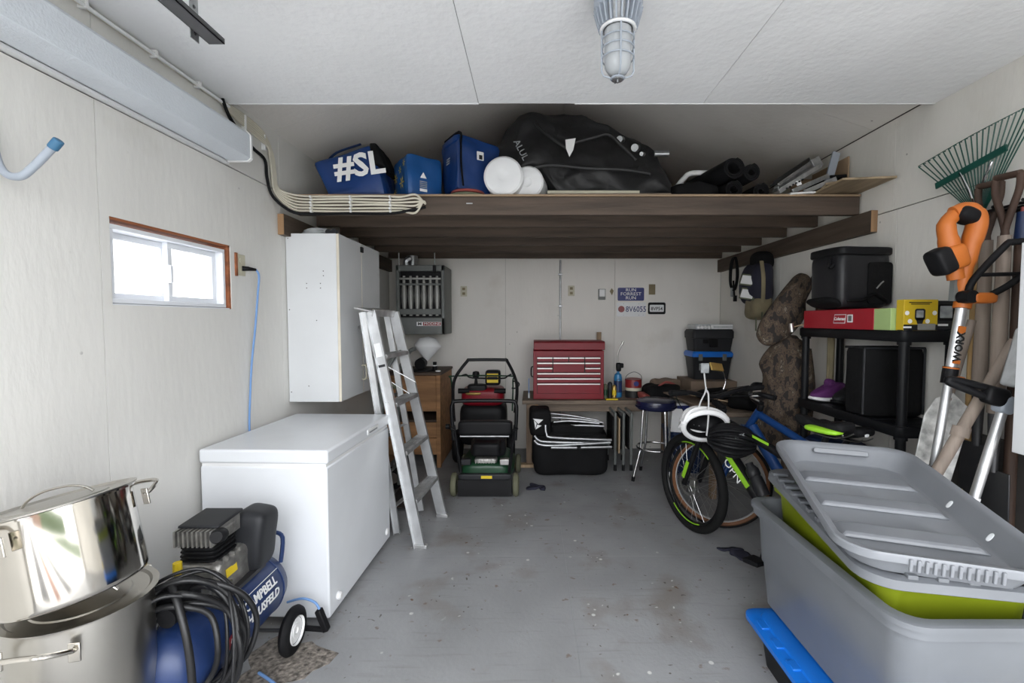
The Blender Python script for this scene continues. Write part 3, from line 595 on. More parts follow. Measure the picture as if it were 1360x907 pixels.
# ---- overhead door track end and its strap
tr = thing('door_track', 'dark steel overhead door track hanging from the ceiling', 'track', (-1.01, .8, 2.335))
m = MB().box(-1.035, -.985, YF + .05, 1.5, 2.333, 2.336).box(-1.035, -1.032, YF + .05, 1.5, 2.333, 2.375).box(-.988, -.985, YF + .05, 1.5, 2.333, 2.35)
m.build('track', 'dark_steel', tr)
m = MB().box(-1.052, -1.049, 1.44, 1.475, 2.32, ZC)
s = m.build('strap', 'galvanised', tr)
for k in range(9): MB().cyl((-1.047, 1.457, 2.34 + .027 * k), (-1.0495, 1.457, 2.34 + .027 * k), .005, n=10).build('strap_hole', 'dark_steel', s)
MB().cyl((-1.06, 1.457, 2.352), (-1.02, 1.457, 2.352), .006, n=8).build('bolt', 'steel', tr)

# ---- caged jar lamp on the ceiling
lp = thing('ceiling_lamp', 'grey caged jar lamp hanging from the ceiling, unlit', 'lamp', (.292, 1.6, ZC))
lx, ly = .292, 1.6; T = lambda z: mx((lx, ly, z))
MB().lathe([(0, 0), (.075, 0), (.078, -.005), (.078, -.07), (.07, -.09), (.06, -.095), (.0, -.095)], T(ZC), 36).build('canopy', 'hook_grey', lp)
nk = MB().lathe([(.062, 0), (.058, -.012), (.05, -.075), (0, -.075), (0, 0), (.062, 0)], T(ZC - .09), 32).build('neck', 'galvanised', lp)
m = MB()
for k in range(24):
    a = 2 * math.pi * k / 24; ca, sa = math.cos(a), math.sin(a)
    m.beam((lx + ca * .070, ly + sa * .070, ZC - .09), (lx + ca * .054, ly + sa * .054, ZC - .16), .005, .018, (-sa, ca, 0))
m.build('cooling_fins', 'hook_grey', lp)
MB().torus((lx, ly, ZC - .165), .053, .006, n=36).build('collar', 'fixture_white', lp)
MB().lathe([(.043, 0), (.043, -.12), (.040, -.145), (.030, -.166), (.014, -.176), (0, -.178), (0, 0), (.043, 0)], T(ZC - .168), 32).build('glass_jar', 'lamp_glass', lp)
m = MB()
for z in (-.205, -.24, -.278): m.torus((lx, ly, ZC + z), .0505, .0028, n=36, k=6)
for k in range(4):
    a = 2 * math.pi * k / 4 - math.pi / 2; ca, sa = math.cos(a), math.sin(a)
    m.tube([(lx + ca * q, ly + sa * q, ZC + z) for q, z in ((.0515, -.165), (.0515, -.33), (.045, -.345), (.018, -.355))], .003, 6)
m.torus((lx, ly, ZC - .355), .02, .004, n=24, k=6)
m.build('cage', 'hook_grey', lp)
MB().cyl((lx, ly, ZC - .35), (lx, ly, ZC - .362), .018).cyl((lx, ly, ZC - .36), (lx, ly, ZC - .372), .004).build('end_nut', 'galvanised', lp)
lp.scale = (1.06, 1.06, .85)

# ================================================================ back of the garage
# ---- unit heater
he = thing('unit_heater', 'grey gas unit heater hung in the back left corner', 'heater', (-1.117, 4.75, 1.31))
x0, x1, y0, y1, z0, z1 = -1.36, -.875, 4.55, 4.95, 1.31, 2.0
m = MB().box(x0, x1, y0 + .04, y1, z0, z1).box(x0, x0 + .035, y0, y0 + .05, z0, z1).box(x1 - .035, x1, y0, y0 + .05, z0, z1).box(x0, x1, y0, y0 + .05, z1 - .06, z1).box(x0, x1, y0, y0 + .05, z0, z0 + .17)
m.build('cabinet', 'heater_grey', he, .008)
MB().box(x0 + .036, x1 - .036, y0 + .036, y0 + .0405, z0 + .17, z1 - .06).build('dark_recess', 'black_plastic', he)
for k in range(6):
    x = x0 + .075 + k * .066
    MB().lathe([(0, 0), (.017, 0), (.017, .06), (.026, .14), (.029, .20), (.026, .26), (.014, .36), (.013, .40), (0, .40)], mx((x, y0 + .03, z0 + .185)), 14).build('heat_tube', 'heater_tube', he)
MB().box(x0 + .036, x1 - .036, y0 - .002, y0 + .004, z0 + .20, z0 + .255).build('louver', 'heater_grey', he, .002)
MB().box(x0 + .036, x1 - .036, y0 - .002, y0 + .004, z1 - .20, z1 - .18).build('louver', 'heater_grey', he, .002)
MB().box(x0 + .036, x1 - .036, y0 - .002, y0 + .004, z1 - .145, z1 - .125).build('louver', 'heater_tube', he, .002)
bd = MB().box(-1.155, -.91, y0 - .003, y0, z0 + .085, z0 + .125).build('badge', 'white_print', he)
MB().box(-1.092, -.912, y0 - .0045, y0 - .0025, z0 + .088, z0 + .122).build('badge_field', 'can_red', bd)
text('lettering', 'MODINE', .034, WM(bd).inverted() @ FACE_FRONT(-1.0, y0 - .0055, z0 + .105), 'white_print', bd, sx=1.25)
text('lettering', 'M', .034, WM(bd).inverted() @ FACE_FRONT(-1.124, y0 - .004, z0 + .105), 'black_print', bd, bold=.002, sx=1.4)
MB().cyl((-1.25, 4.78, 2.0), (-1.25, 4.78, 2.12), .055, n=24).build('flue', 'galvanised', he)
MB().tube([(-1.27, 4.62, 2.0), (-1.27, 4.62, 2.05), (-1.22, 4.62, 2.08)], .03, sm=4).build('flue_elbow', 'galvanised', he)
for x in (-1.345, -.985): MB().cyl((x, 4.62, 2.0), (x, 4.62, 2.13), .006, n=8).build('hanger_rod', 'galvanised', he)
MB().box(-.99, -.955, y0 - .004, y0 + .02, 1.93, 2.0).build('bracket', 'black_plastic', he, .003)

# ---- small wooden desk with drawers
dk = thing('drawer_desk', 'brown wooden drawer desk below the grey heater', 'desk', (-1.17, 4.74, 0))
x0, x1, y0, y1 = -1.45, -.90, 4.42, 5.06
MB().box(x0 - .01, x1 + .012, y0 - .012, y1, .915, .94).build('desk_top', 'desk_top_wood', dk, .004)
m = MB().box(x1 - .02, x1, y0 + .03, y1, .02, .915); m.build('side_panel', 'desk_wood', dk, .002)
MB().box(x0, x0 + .02, y0 + .03, y1, .02, .915).build('side_panel', 'desk_wood', dk, .002)
MB().box(x0, x1, y1 - .015, y1, .05, .915).build('back_panel', 'desk_top_wood', dk)
for x in (x0 + .02, x1 - .02): MB().box(x - .02, x + .02, y0, y0 + .04, 0, .915).build('leg', 'desk_wood', dk, .003)
MB().box(x0 + .041, x1 - .041, y0 + .004, y0 + .06, .56, .91).build('drawer_front', 'desk_wood', dk, .004)
MB().box(x0 + .041, x1 - .041, y0 + .004, y1 - .02, .455, .475).build('shelf', 'desk_top_wood', dk, .002)
for z0, z1 in ((.30, .45), (.13, .292)):
    d = MB().box(x0 + .041, x1 - .041, y0 + .004, y0 + .4, z0, z1).build('drawer', 'desk_wood', dk, .003)
MB().box(x0 + .02, x1 - .02, y0 + .04, y1 - .02, .55, .56).build('drawer_floor', 'desk_top_wood', dk)
# lamp with white square-ish shade lying on the desk
la = thing('desk_lamp', 'black desk lamp with white diamond-shaped shade on the desk', 'lamp', (-1.07, 4.62, .94))
MB().lathe([(0, 0), (.14, .0), (.14, .012), (.04, .03), (0, .03)], mx((-1.12, 4.62, .94)), 28).build('base', 'black_plastic', la)
MB().cyl((-1.13, 4.55, 1.01), (-1.13, 4.66, 1.02), .055, n=24).build('socket_cup', 'black_plastic', la, .008)
MB().lathe([(.015, 1.04), (.135, 1.185), (.135, 1.20), (.085, 1.265), (.0, 1.285)], mx((-1.135, 4.66, 0), (0, 3, 0)), 4 * 9).build('shade', 'foam_white', la)
bt = thing('small_bottle', 'small black bottle with white cap beside the desk lamp', 'bottle', (-.985, 4.58, .94))
MB().lathe([(0, 0), (.022, 0), (.024, .02), (.024, .05), (.014, .062), (0, .062)], mx((-.985, 4.58, .94)), 18).build('body', 'black_plastic', bt)
MB().lathe([(0, 0), (.019, 0), (.019, .03), (0, .03)], mx((-.985, 4.58, 1.002)), 18).build('cap', 'black_plastic', bt)
MB().cyl((-.985, 4.58, .99), (-.985, 4.58, 1.0), .0235, n=18).build('ring', 'white_print', bt)
tag(MB().lathe([(0, 0), (.026, .002), (.026, .012), (0, .016)], mx((-.94, 4.52, .94), (0, 0, 0)), 18).build('plastic_disc', 'white_print'), 'small white plastic disc on the desk corner', 'disc')

# ---- green rear-bag mower seen from behind
mw = thing('lawn_mower', 'green and black push lawn mower with tall folded handle', 'lawn mower', (-.39, 3.9, 0))
cx = -.39
dk2 = MB().blob((.47, .56, .14), mx((cx, 3.99, .205)), 5, fn=lambda q: (q.x * (1 - .22 * max(0, q.z / .07)), q.y, q.z)).build('deck', 'mower_green', mw)
rb_ = MB().blob((.44, .05, .05), mx((cx, 3.70, .165)), 6, seg=8).build('rear_bar', 'dark_grey_plastic', mw)
MB().box(cx - .03, cx + .06, 3.672, 3.678, .155, .178).build('warning_label', 'yellow', rb_)
MB().loft([[(cx + sx * .22, y, z) for sx in (-1, 1)] + [(cx + sx * .22, y - .006, z) for sx in (1, -1)] for y, z in ((3.69, .14), (3.67, .10), (3.66, .015))]).build('rear_flap', 'black_rubber', mw)
for sx in (-1, 1):
    for y, r in ((3.70, .098), (4.28, .09)):
        w = MB().torus((cx + sx * .255, y, r), r - .02, .02, (1, 0, 0), 32, 8, 1.2).build('wheel', 'tyre_olive', mw)
        MB().lathe([(0, .0), (.03, .0), (.03, .012), (r - .03, .012), (r - .03, -.012), (0, -.012)], mx((cx + sx * .255, y, r), (0, 90 * sx, 0)), 24).build('hub', 'dark_grey_plastic', w)
MB().lathe([(0, 0), (.15, 0), (.16, .04), (.15, .13), (.09, .18), (0, .19)], mx((cx, 4.0, .26)), 28).build('engine', 'dark_grey_plastic', mw)
en = MB().blob((.24, .18, .12), mx((cx, 3.86, .36)), 6, .003, 20).build('engine_shroud', 'black_plastic', mw)
m = MB().blob((.19, .10, .075), mx((cx - .0, 3.79, .262)), 7, seg=8)
for k in range(8): m.box(cx - .085 + .022 * k, cx - .079 + .022 * k, 3.732, 3.742, .232, .292)
m.build('muffler', 'cast_aluminium', mw)
for sx in (-1, 1): MB().ob((cx + sx * .16, 3.73, .28), (.08, .05, .05), (0, 0, 0)).build('bracket', 'steel' if sx > 0 else 'dark_grey_plastic', mw, .006)
for sx in (-1, 1):      # flank plates carrying the lower handle
    MB().tube([(cx + sx * .20, 3.70, .20), (cx + sx * .225, 3.68, .40), (cx + sx * .25, 3.66, .60)], .014, sm=4).build('lower_handle', 'bike_black', mw)
    MB().tube([(cx + sx * .235, 3.64, .56), (cx + sx * .27, 3.63, .585)], .012).build('knob', 'black_plastic', mw)
MB().tube([(cx - .25, 3.66, .48), (cx - .262, 3.65, .70), (cx - .255, 3.65, .775), (cx - .20, 3.65, .80), (cx + .20, 3.65, .80), (cx + .255, 3.65, .775), (cx + .262, 3.65, .70), (cx + .25, 3.66, .48)], .016, 10, sm=5).build('bag_frame', 'bike_black', mw)
MB().blob((.45, .09, .12), mx((cx, 3.75, .56)), 7).build('discharge_door', 'black_plastic', mw)
MB().cyl((cx - .2, 3.675, .505), (cx + .2, 3.675, .505), .008).build('hinge_rod', 'galvanised', mw)
up = MB().tube([(cx - .255, 3.72, .62), (cx - .285, 3.84, .78), (cx - .285, 3.94, .94), (cx - .19, 4.02, 1.085), (cx - .15, 4.03, 1.10), (cx + .13, 4.03, 1.10), (cx + .17, 4.02, 1.085), (cx + .255, 3.92, .90), (cx + .245, 3.78, .68)], .014, 10, sm=6).build('upper_handle', 'bike_black', mw)
MB().tube([(cx - .23, 3.97, .965), (cx - .19, 3.98, .975), (cx - .14, 3.99, .945), (cx + .12, 3.99, .94), (cx + .17, 3.98, .96), (cx + .205, 3.97, .98)], .007, 8, sm=5).build('bail_bar', 'bike_black', mw)
MB().tube([(cx + .22, 3.95, .92), (cx + .26, 3.95, .915), (cx + .275, 3.95, .89), (cx + .25, 3.95, .86), (cx + .21, 3.95, .86)], .006, 8, sm=5).build('cable_guide', 'black_plastic', mw)
MB().cyl((cx - .29, 3.70, .58), (cx - .32, 3.70, .58), .02).build('handle_knob', 'black_plastic', mw)
# ---- red machine standing behind the mower
rm = thing('snow_blower', 'red and black engine machine standing behind the green mower', 'snow blower', (-.49, 4.55, 0))
cx = -.49
MB().blob((.42, .34, .18), mx((cx, 4.55, .70)), 5).build('engine_cover', 'red_enamel', rm)
MB().blob((.46, .40, .42), mx((cx, 4.6, .42)), 6).build('housing', 'black_plastic', rm)
MB().blob((.17, .10, .03), mx((cx - .08, 4.42, .755), (25, 0, 0)), 4).build('decal', 'brass', rm)
for sx in (-1, 1): MB().torus((cx + sx * .27, 4.6, .17), .13, .04, (1, 0, 0), 32, 10).build('wheel', 'black_rubber', rm)
MB().lathe([(0, 0), (.022, .0), (.016, .05), (.012, .08), (.03, .10), (.036, .125), (.03, .15), (0, .158)], mx((cx - .06, 4.42, .80)), 20).build('gear_knob', 'black_plastic', rm)
MB().blob((.19, .10, .11), mx((cx - .05, 4.44, .775)), 5).build('control_box', 'black_plastic', rm)
MB().blob((.15, .12, .15), mx((cx + .10, 4.5, .885)), 6).build('fuel_tank', 'black_plastic', rm)
MB().box(cx + .045, cx + .155, 4.436, 4.44, .84, .93).build('tank_label', 'yellow', rm)
MB().box(cx + .05, cx + .15, 4.434, 4.437, .87, .90).build('tank_label_band', 'black_print', rm)
MB().tube([(cx - .29, 4.5, .55), (cx - .30, 4.42, .86), (cx - .27, 4.40, .91), (cx + .27, 4.40, .91), (cx + .30, 4.42, .86), (cx + .29, 4.5, .55)], .007, 8, sm=5).build('green_guard_wire', 'mower_green', rm)
for sx in (-1, 1): MB().cyl((cx + sx * .12, 4.40, .765), (cx + sx * .23, 4.40, .765), .025).build('lever_grip', 'black_plastic', rm)

# ---- low workbench along the back wall
be = thing('workbench', 'low brown wooden workbench along the back wall', 'workbench', (.6, 4.75, 0))
for k, (y0, y1) in enumerate(((4.46, 4.615), (4.62, 4.775), (4.78, 4.935), (4.94, 5.095))):
    MB().box(-.10, 1.40, y0, y1, .622, .66).build('top_plank', 'bench_wood', be, .003)
MB().box(-.06, .03, 4.47, 4.51, .0, .62).build('leg', 'bench_leg_wood', be, .003)
MB().box(-.06, .03, 5.04, 5.08, .0, .62).build('leg', 'bench_leg_wood', be, .003)
MB().box(.01, .06, 4.475, 4.515, .50, .62).build('leg_block', 'cut_wood', be, .003)
MB().box(-.06, 1.38, 4.515, 4.55, .54, .62).build('apron', 'bench_wood', be, .003)
MB().box(1.33, 1.40, 4.49, 4.53, .0, .62).build('leg', 'bench_leg_wood', be, .003)
MB().box(-.20, .10, 4.42, 4.50, .0, .03).build('foot_block', 'pale_wood', be, .003)
# L-return of the bench along the right wall
b2 = thing('side_bench', 'wooden side bench in the back right corner under boxes', 'workbench', (1.75, 4.2, 0))
for y0, y1 in ((3.62, 3.98), (3.985, 4.345), (4.35, 4.71), (4.715, 5.095)): MB().box(1.42, 2.095, y0, y1, .675, .71).build('top_plank', 'bench_wood', b2, .003)
for x in (1.45, 2.04):
    for y in (3.66, 5.05): MB().box(x, x + .045, y - .03, y + .03, 0, .675).build('leg', 'bench_leg_wood', b2, .003)

# ---- red tool chest
tc = thing('tool_chest', 'red metal tool chest with silver trimmed drawers on the bench', 'tool chest', (.36, 4.66, .66))
x0, x1, y0, y1, z0, z1 = .01, .715, 4.51, 4.85, .662, 1.15
bx = MB().box(x0, x1, y0 + .012, y1, z0, z1).build('case', 'red_enamel', tc, .005)
MB().loft([[(x, y, z) for y, z in ((y0 - .004, z1 + .008), (y1, z1 + .008), (y1, z1 + .095), (y0 + .02, z1 + .095), (y0 - .004, z1 + .08))] for x in (x0 + .004, x1 + .006)]).build('lid', 'red_enamel', tc, .004)
MB().box(x0 + .02, x1 - .02, y0 + .002, y0 + .013, z1 - .052, z1 - .004).build('front_rail', 'red_enamel', tc, .002)
xi0, xi1 = x0 + .035, x1 - .035; W_ = xi1 - xi0; zt = z1 - .062
MB().box(xi0, xi1, y0 + .009, y0 + .0125, zt - .37, zt).build('drawer_gap_shade', 'black_print', tc)  # black sheet behind the drawers stands in for shade in their gaps
def drawer(xa, xb, za, zb):
    d = MB().box(xa + .0045, xb - .0045, y0, y0 + .012, za + .003, zb - .003).build('drawer', 'red_enamel', tc, .002)
    MB().box(xa + .004, xb - .004, y0 - .008, y0 + .001, zb - .018, zb - .006).build('trim', 'silver_trim', d, .002)
for k in range(4): drawer(xi0 + W_ * k / 4, xi0 + W_ * (k + 1) / 4, zt - .052, zt)
for z_ in (zt - .104, zt - .156):
    drawer(xi0, xi0 + W_ / 4, z_, z_ + .052); drawer(xi1 - W_ / 4, xi1, z_, z_ + .052)
drawer(xi0 + W_ / 4, xi1 - W_ / 4, zt - .156, zt - .052)
drawer(xi0, xi1, zt - .208, zt - .156); drawer(xi0, xi1, zt - .26, zt - .208); drawer(xi0, xi1, zt - .37, zt - .26)
MB().tube([(x0 - .002, y0 + .1, .98), (x0 - .02, y0 + .1, .97), (x0 - .02, y0 + .1, .89), (x0 - .002, y0 + .1, .88)], .006, sm=3).build('side_handle', 'black_plastic', tc)
# ---- things round the tool chest
tag(MB().lathe([(0, 0), (.026, 0), (.026, .66), (.022, .66), (.022, .60), (0, .60)], mx((.74, 5.05, .66)), 24).build('cardboard_tube', 'cardboard'), 'brown cardboard tube standing behind red tool chest', 'tube')
sd = thing('screwdriver', 'thin pale blue screwdriver standing left of red tool chest', 'screwdriver', (-.035, 4.62, .66))
MB().cyl((-.035, 4.62, .66), (-.035, 4.62, .71), .011, n=10).build('handle', 'clear_plastic', sd); MB().cyl((-.035, 4.62, .71), (-.035, 4.62, .86), .004, n=8).build('blade', 'cord_blue', sd)
th = thing('gas_torch', 'blue gas cylinder torch with bent nozzle on the bench', 'torch', (.885, 4.68, .66))
tx, ty = .885, 4.68
MB().lathe([(0, 0), (.04, 0), (.042, .01), (.042, .20), (.034, .235), (.014, .25), (.014, .27), (0, .27)], mx((tx, ty, .66)), 24).build('cylinder', 'cyan_steel', th)
MB().cyl((tx, ty, .71), (tx, ty, .83), .0428, n=24, cap=False).build('label_band', 'blue_paint', th)
text('lettering', 'O', .06, WM(th).inverted() @ FACE_FRONT(tx, ty - .044, .83), 'black_print', th)
MB().blob((.05, .06, .09), mx((tx + .005, ty, .97)), 5, seg=6).blob((.05, .04, .05), mx((tx + .03, ty, .985)), 5, seg=6).build('valve', 'black_plastic', th)
MB().tube([(tx, ty, 1.01), (tx - .004, ty, 1.09), (tx + .01, ty, 1.15), (tx + .045, ty, 1.22)], .008, sm=5).cyl((tx + .035, ty, 1.195), (tx + .05, ty, 1.235), .012, n=12).build('nozzle', 'steel', th)
pc = thing('paint_can', 'red and black paint can with wire bail on bench', 'paint can', (1.04, 4.66, .66))
px, py = 1.04, 4.66
MB().lathe([(0, 0), (.083, 0), (.083, .19), (.078, .195), (.07, .19), (0, .19)], mx((px, py, .66)), 32).build('can', 'can_red', pc)
MB().cyl((px, py, .662), (px, py, .735), .084, n=32, cap=False).build('label_band', 'black_print', pc)
MB().cyl((px, py, .735), (px, py, .765), .0842, n=32, cap=False).build('label_stripe', 'ivory', pc)
MB().cyl((px, py - .004, .79), (px, py - .004, .835), .0815, n=32, cap=False).build('label_badge', 'plate_blue', pc) if False else MB().lathe([(0, 0), (.026, 0), (.026, .002), (0, .002)], mx((px + .01, py - .084, .81), (90, 0, 0)), 20).build('label_badge', 'plate_blue', pc)
MB().torus((px, py, .85), .078, .005, n=32, k=6).build('rim', 'steel', pc)
MB().tube([(px - .085, py, .835), (px - .07, py - .02, .89), (px, py - .03, .925), (px + .07, py - .02, .89), (px + .085, py, .835)], .003, 6, sm=5).build('bail', 'dark_steel', pc)
for k, (x, h, mm_, lab) in enumerate(((.742, .15, 'olive', 'small olive tin nearest the red tool chest'), (.79, .17, 'dark_grey_plastic', 'small dark tin second from the red tool chest'), (.832, .14, 'brass', 'small brass coloured tin next to the gas torch'))):
    t_ = thing('spray_tin', lab, 'tin', (x, 4.6, .66), group='small tins on the bench')
    MB().lathe([(0, 0), (.022, 0), (.022, h - .02), (.013, h - .005), (0, h)], mx((x, 4.6, .66)), 16).build('body', mm_, t_)
    MB().cyl((x, 4.6, .69), (x, 4.6, .66 + h * .6), .0225, n=16, cap=False).build('label_band', ('mower_green', 'black_print', 'yellow')[k], t_)
tag(MB().ob((.79, 4.50, .667), (.12, .045, .012), (0, 0, 4)).build('tape_measure_strip', 'yellow', bev=.002), 'flat yellow strip at the bench edge below the tins', 'strip')

# ---- black bag with folded camp chairs on it, under the bench
bb = thing('storage_bag', 'large black fabric bag under the workbench with white triangle logo', 'bag', (.36, 4.45, 0))
MB().blob((.70, .42, .42), mx((.35, 4.34, .215)), 7, .02, 5, 3, 16).build('bag_body', 'black_fabric', bb)
MB().blob((.20, .34, .25), mx((.07, 4.30, .50), (0, 0, 3)), 6, .015, 6, 5, 12).build('bag_flap', 'black_fabric', bb)
fm = mx((.055, 4.118, .51), (90, 0, 0))
MB().prism([(-.05, .045), (.045, .035), (.0, -.005)], 0, .002, fm).prism([(-.04, .03), (-.015, .0), (-.028, -.05)], 0, .002, fm).prism([(-.01, -.01), (.03, -.02), (-.025, -.055)], 0, .002, fm).build('triangle_logo', 'white_print', bb)
for k, (pts) in enumerate((
        [(.02, 4.12, .37), (.06, 4.10, .35), (.25, 4.10, .345), (.70, 4.10, .33)],
        [(.02, 4.11, .33), (.07, 4.09, .305), (.30, 4.09, .315), (.71, 4.10, .345)],
        [(.10, 4.12, .42), (.12, 4.10, .385), (.2, 4.10, .365), (.72, 4.11, .345)],
        [(.17, 4.09, .285), (.4, 4.09, .29), (.72, 4.10, .30)])):
    pass
cc = thing('camp_chair', 'folded camp chair with bare aluminium tubes on the black bag', 'camp chair', (.42, 4.2, .28))
for k, pts in enumerate((
        [(.02, 4.10, .40), (.06, 4.085, .365), (.16, 4.08, .35), (.70, 4.09, .335)],
        [(.02, 4.09, .36), (.06, 4.075, .33), (.20, 4.07, .32), (.71, 4.08, .345)],
        [(.12, 4.10, .50), (.13, 4.085, .42), (.20, 4.08, .39), (.72, 4.09, .365)],
        [(.17, 4.07, .30), (.4, 4.07, .30), (.72, 4.08, .305)])):
    MB().tube(pts, .0125, 10, sm=5).build('frame_tube', 'galvanised', cc)
for k, pts in enumerate(([(.10, 4.30, .57), (.35, 4.26, .555), (.62, 4.22, .515)], [(.18, 4.26, .535), (.42, 4.22, .53), (.66, 4.2, .50)], [(.20, 4.22, .50), (.36, 4.2, .515), (.62, 4.17, .50)], [(.30, 4.18, .475), (.48, 4.17, .48), (.66, 4.16, .475)])):
    MB().tube(pts, .011, 10, sm=4).build('frame_tube', 'galvanised', cc)
MB().ob((.42, 4.055, .302), (.035, .03, .03)).build('joint', 'black_plastic', cc, .004)
MB().blob((.5, .22, .10), mx((.42, 4.27, .44)), 5, .012, 6, 9).build('seat_cloth', 'black_fabric', cc)
# ---- folded chairs standing under the bench
fc = thing('folding_chair', 'folded grey metal chairs standing under the bench by stool', 'folding chair', (.84, 4.42, 0))
for k, (x, m_) in enumerate(((.765, 'brown_cardboard'), (.80, 'dark_steel'), (.845, 'heater_grey'), (.885, 'dark_steel'), (.93, 'heater_grey'))):
    pass
fc['label'] = 'folded grey metal chair under the bench, nearest the stool'
def folded(root, x):
    MB().tube([(x, 4.34, .05), (x, 4.34, .50), (x + .004, 4.36, .55), (x - .02, 4.44, .57), (x - .02, 4.58, .57), (x - .02, 4.66, .52), (x - .02, 4.67, .05)], .013, 8, sm=4).build('frame_tube', 'heater_grey', root)
    for y in (4.34, 4.67): MB().cyl((x if y < 4.5 else x - .02, y, 0), (x if y < 4.5 else x - .02, y, .06), .016, .014, 10).build('foot_cap', 'black_rubber', root)
    MB().box(x - .030, x - .012, 4.36, 4.65, .20, .52).build('seat', 'black_fabric', root, .006)
folded(fc, .955)
f2 = thing('folding_chair', 'folded grey metal chair under the bench, middle of three', 'folding chair', (.84, 4.42, 0), group='folded chairs under the bench'); folded(f2, .88)
f3 = thing('folding_chair', 'folded brownish metal chair under the bench, nearest the black bag', 'folding chair', (.77, 4.42, 0), group='folded chairs under the bench'); folded(f3, .80)
fc['group'] = 'folded chairs under the bench'
tag(MB().box(.835, .85, 4.36, 4.62, .16, .50).build('wooden_slat', 'pale_wood', bev=.002), 'upright tan board squeezed between the folded chairs', 'board')
# ---- bar stool
so = thing('bar_stool', 'chrome bar stool with dark navy round seat', 'stool', (1.13, 4.13, 0))
sx_, sy_ = 1.13, 4.13
MB().lathe([(0, .0), (.165, 0), (.178, .015), (.182, .045), (.175, .075), (.14, .09), (0, .093)], mx((sx_, sy_, .645)), 40).build('seat', 'navy_vinyl', so)
MB().torus((sx_, sy_, .668), .182, .006, n=40, k=6).build('seat_band', 'navy_vinyl', so)
for k in range(4):
    a = R(20 + 90 * k); ca, sa = math.cos(a), math.sin(a)
    lg = MB().tube([(sx_ + ca * q, sy_ + sa * q, z) for q, z in ((.10, .65), (.125, .645), (.138, .61), (.158, .30), (.17, .25), (.235, .02))], .011, 10, sm=4).build('leg', 'chrome', so)
    MB().cyl((sx_ + ca * .236, sy_ + sa * .236, .0), (sx_ + ca * .23, sy_ + sa * .23, .04), .015, n=12).build('foot_cap', 'black_rubber', lg)
MB().torus((sx_, sy_, .29), .165, .010, n=48, k=8).build('foot_ring', 'chrome', so)
# box and blue bin behind the stool
bn = thing('storage_bin', 'dark blue plastic bin on the floor behind the stool', 'bin', (1.47, 4.4, 0))
MB().loft([[(1.47 + x, 4.42 + y, z) for x, y in rrect(.30 + s, .36 + s, .04)] for z, s in ((0, -.04), (.36, 0), (.37, .02), (.40, .02))]).build('body', 'bag_navy', bn)
bo = thing('bottle_pack', 'white and blue printed carton on the blue bin behind stool', 'carton', (1.46, 4.42, .40))
MB().box(1.36, 1.60, 4.30, 4.55, .40, .66).build('carton', 'white_print', bo, .004)
MB().box(1.358, 1.602, 4.298, 4.552, .58, .64).build('blue_band', 'plate_blue', bo)
MB().cyl((1.48, 4.30, .50), (1.48, 4.296, .50), .05, n=24).build('printed_disc', 'screen_grey', bo)
MB().ob((1.345, 4.2, .52), (.10, .004, .22), (0, 4, 0)).build('price_card', 'white_print', bo)

# ---- back wall fittings
cn = thing('conduit', 'thin vertical metal conduit on the back wall behind chest', 'conduit', (.312, YB, .7))
MB().cyl((.312, YB - .012, .0), (.312, YB - .012, 2.12), .011, n=12).build('pipe', 'galvanised', cn)
for z in (.9, 1.6, 1.95): MB().box(.29, .334, YB - .026, YB - .001, z, z + .02).build('strap', 'galvanised', cn, .003)
def plate(name, label, x, z, w=.072, h=.115, m_='ivory', slots=True):
    t = thing(name, label, 'outlet', (x, YB, z))
    MB().box(x - w / 2, x + w / 2, YB - .007, YB, z - h / 2, z + h / 2).build('cover_plate', m_, t, .003)
    if slots:
        for dz in (-.026, .026): MB().box(x - .016, x + .016, YB - .0095, YB - .006, z + dz - .014, z + dz + .014).build('socket', 'khaki', t, .002)
    return t
plate('wall_outlet', 'ivory outlet on back wall between heater and conduit', -.765, 1.775)
plate('wall_outlet', 'ivory outlet on back wall right of the thin conduit', .435, 1.78)
plate('wall_outlet', 'beige outlet cover on back wall right of the blue plate', 1.335, 1.795, m_='khaki')
ts = thing('thermostat', 'small white thermostat on back wall left of blue plate', 'thermostat', (.775, YB, 1.75))
MB().box(.735, .815, YB - .018, YB, 1.68, 1.80).build('backplate', 'heater_grey', ts, .004); MB().box(.745, .808, YB - .028, YB - .015, 1.715, 1.795).build('cover', 'white_print', ts, .004)
tag(MB().prism([(-.022, 0), (0, .034), (.022, .005), (.004, -.045)], 0, .005, mx((.885, YB - .001, 1.775), (90, 0, 0))).build('wall_hook', 'khaki'), 'small brown diamond shaped hook beside the thermostat', 'hook')
pb = thing('novelty_plate', 'dark blue number plate reading RUN FORREST RUN on back wall', 'sign', (1.1, YB, 1.67))
MB().prism(rrect(.295, .145, .015), 0, .003, mx((1.10, YB, 1.742), (90, 0, 0))).build('plate', 'plate_blue', pb)
for k, s_ in enumerate(('RUN', 'FORREST', 'RUN')): text('lettering', s_, .050, WM(pb).inverted() @ FACE_FRONT(1.10, YB - .004, 1.788 - .044 * k), 'white_print', pb, sx=1.15)
pw = thing('licence_plate', 'white number plate reading 8V6055 below the blue plate', 'licence plate', (1.1, YB, 1.5))
MB().prism(rrect(.325, .158, .015), 0, .003, mx((1.107, YB, 1.573), (90, 0, 0))).build('plate', 'plate_white', pw)
text('lettering', '8V6055', .088, WM(pw).inverted() @ FACE_FRONT(1.158, YB - .004, 1.573), 'print_blue', pw, sx=.85, bold=.001)
rd = MB().lathe([(0, 0), (.036, 0), (.036, .002), (0, .002)], mx((.995, YB - .0025, 1.576), (90, 0, 0)), 24).build('red_emblem', 'can_red', pw)
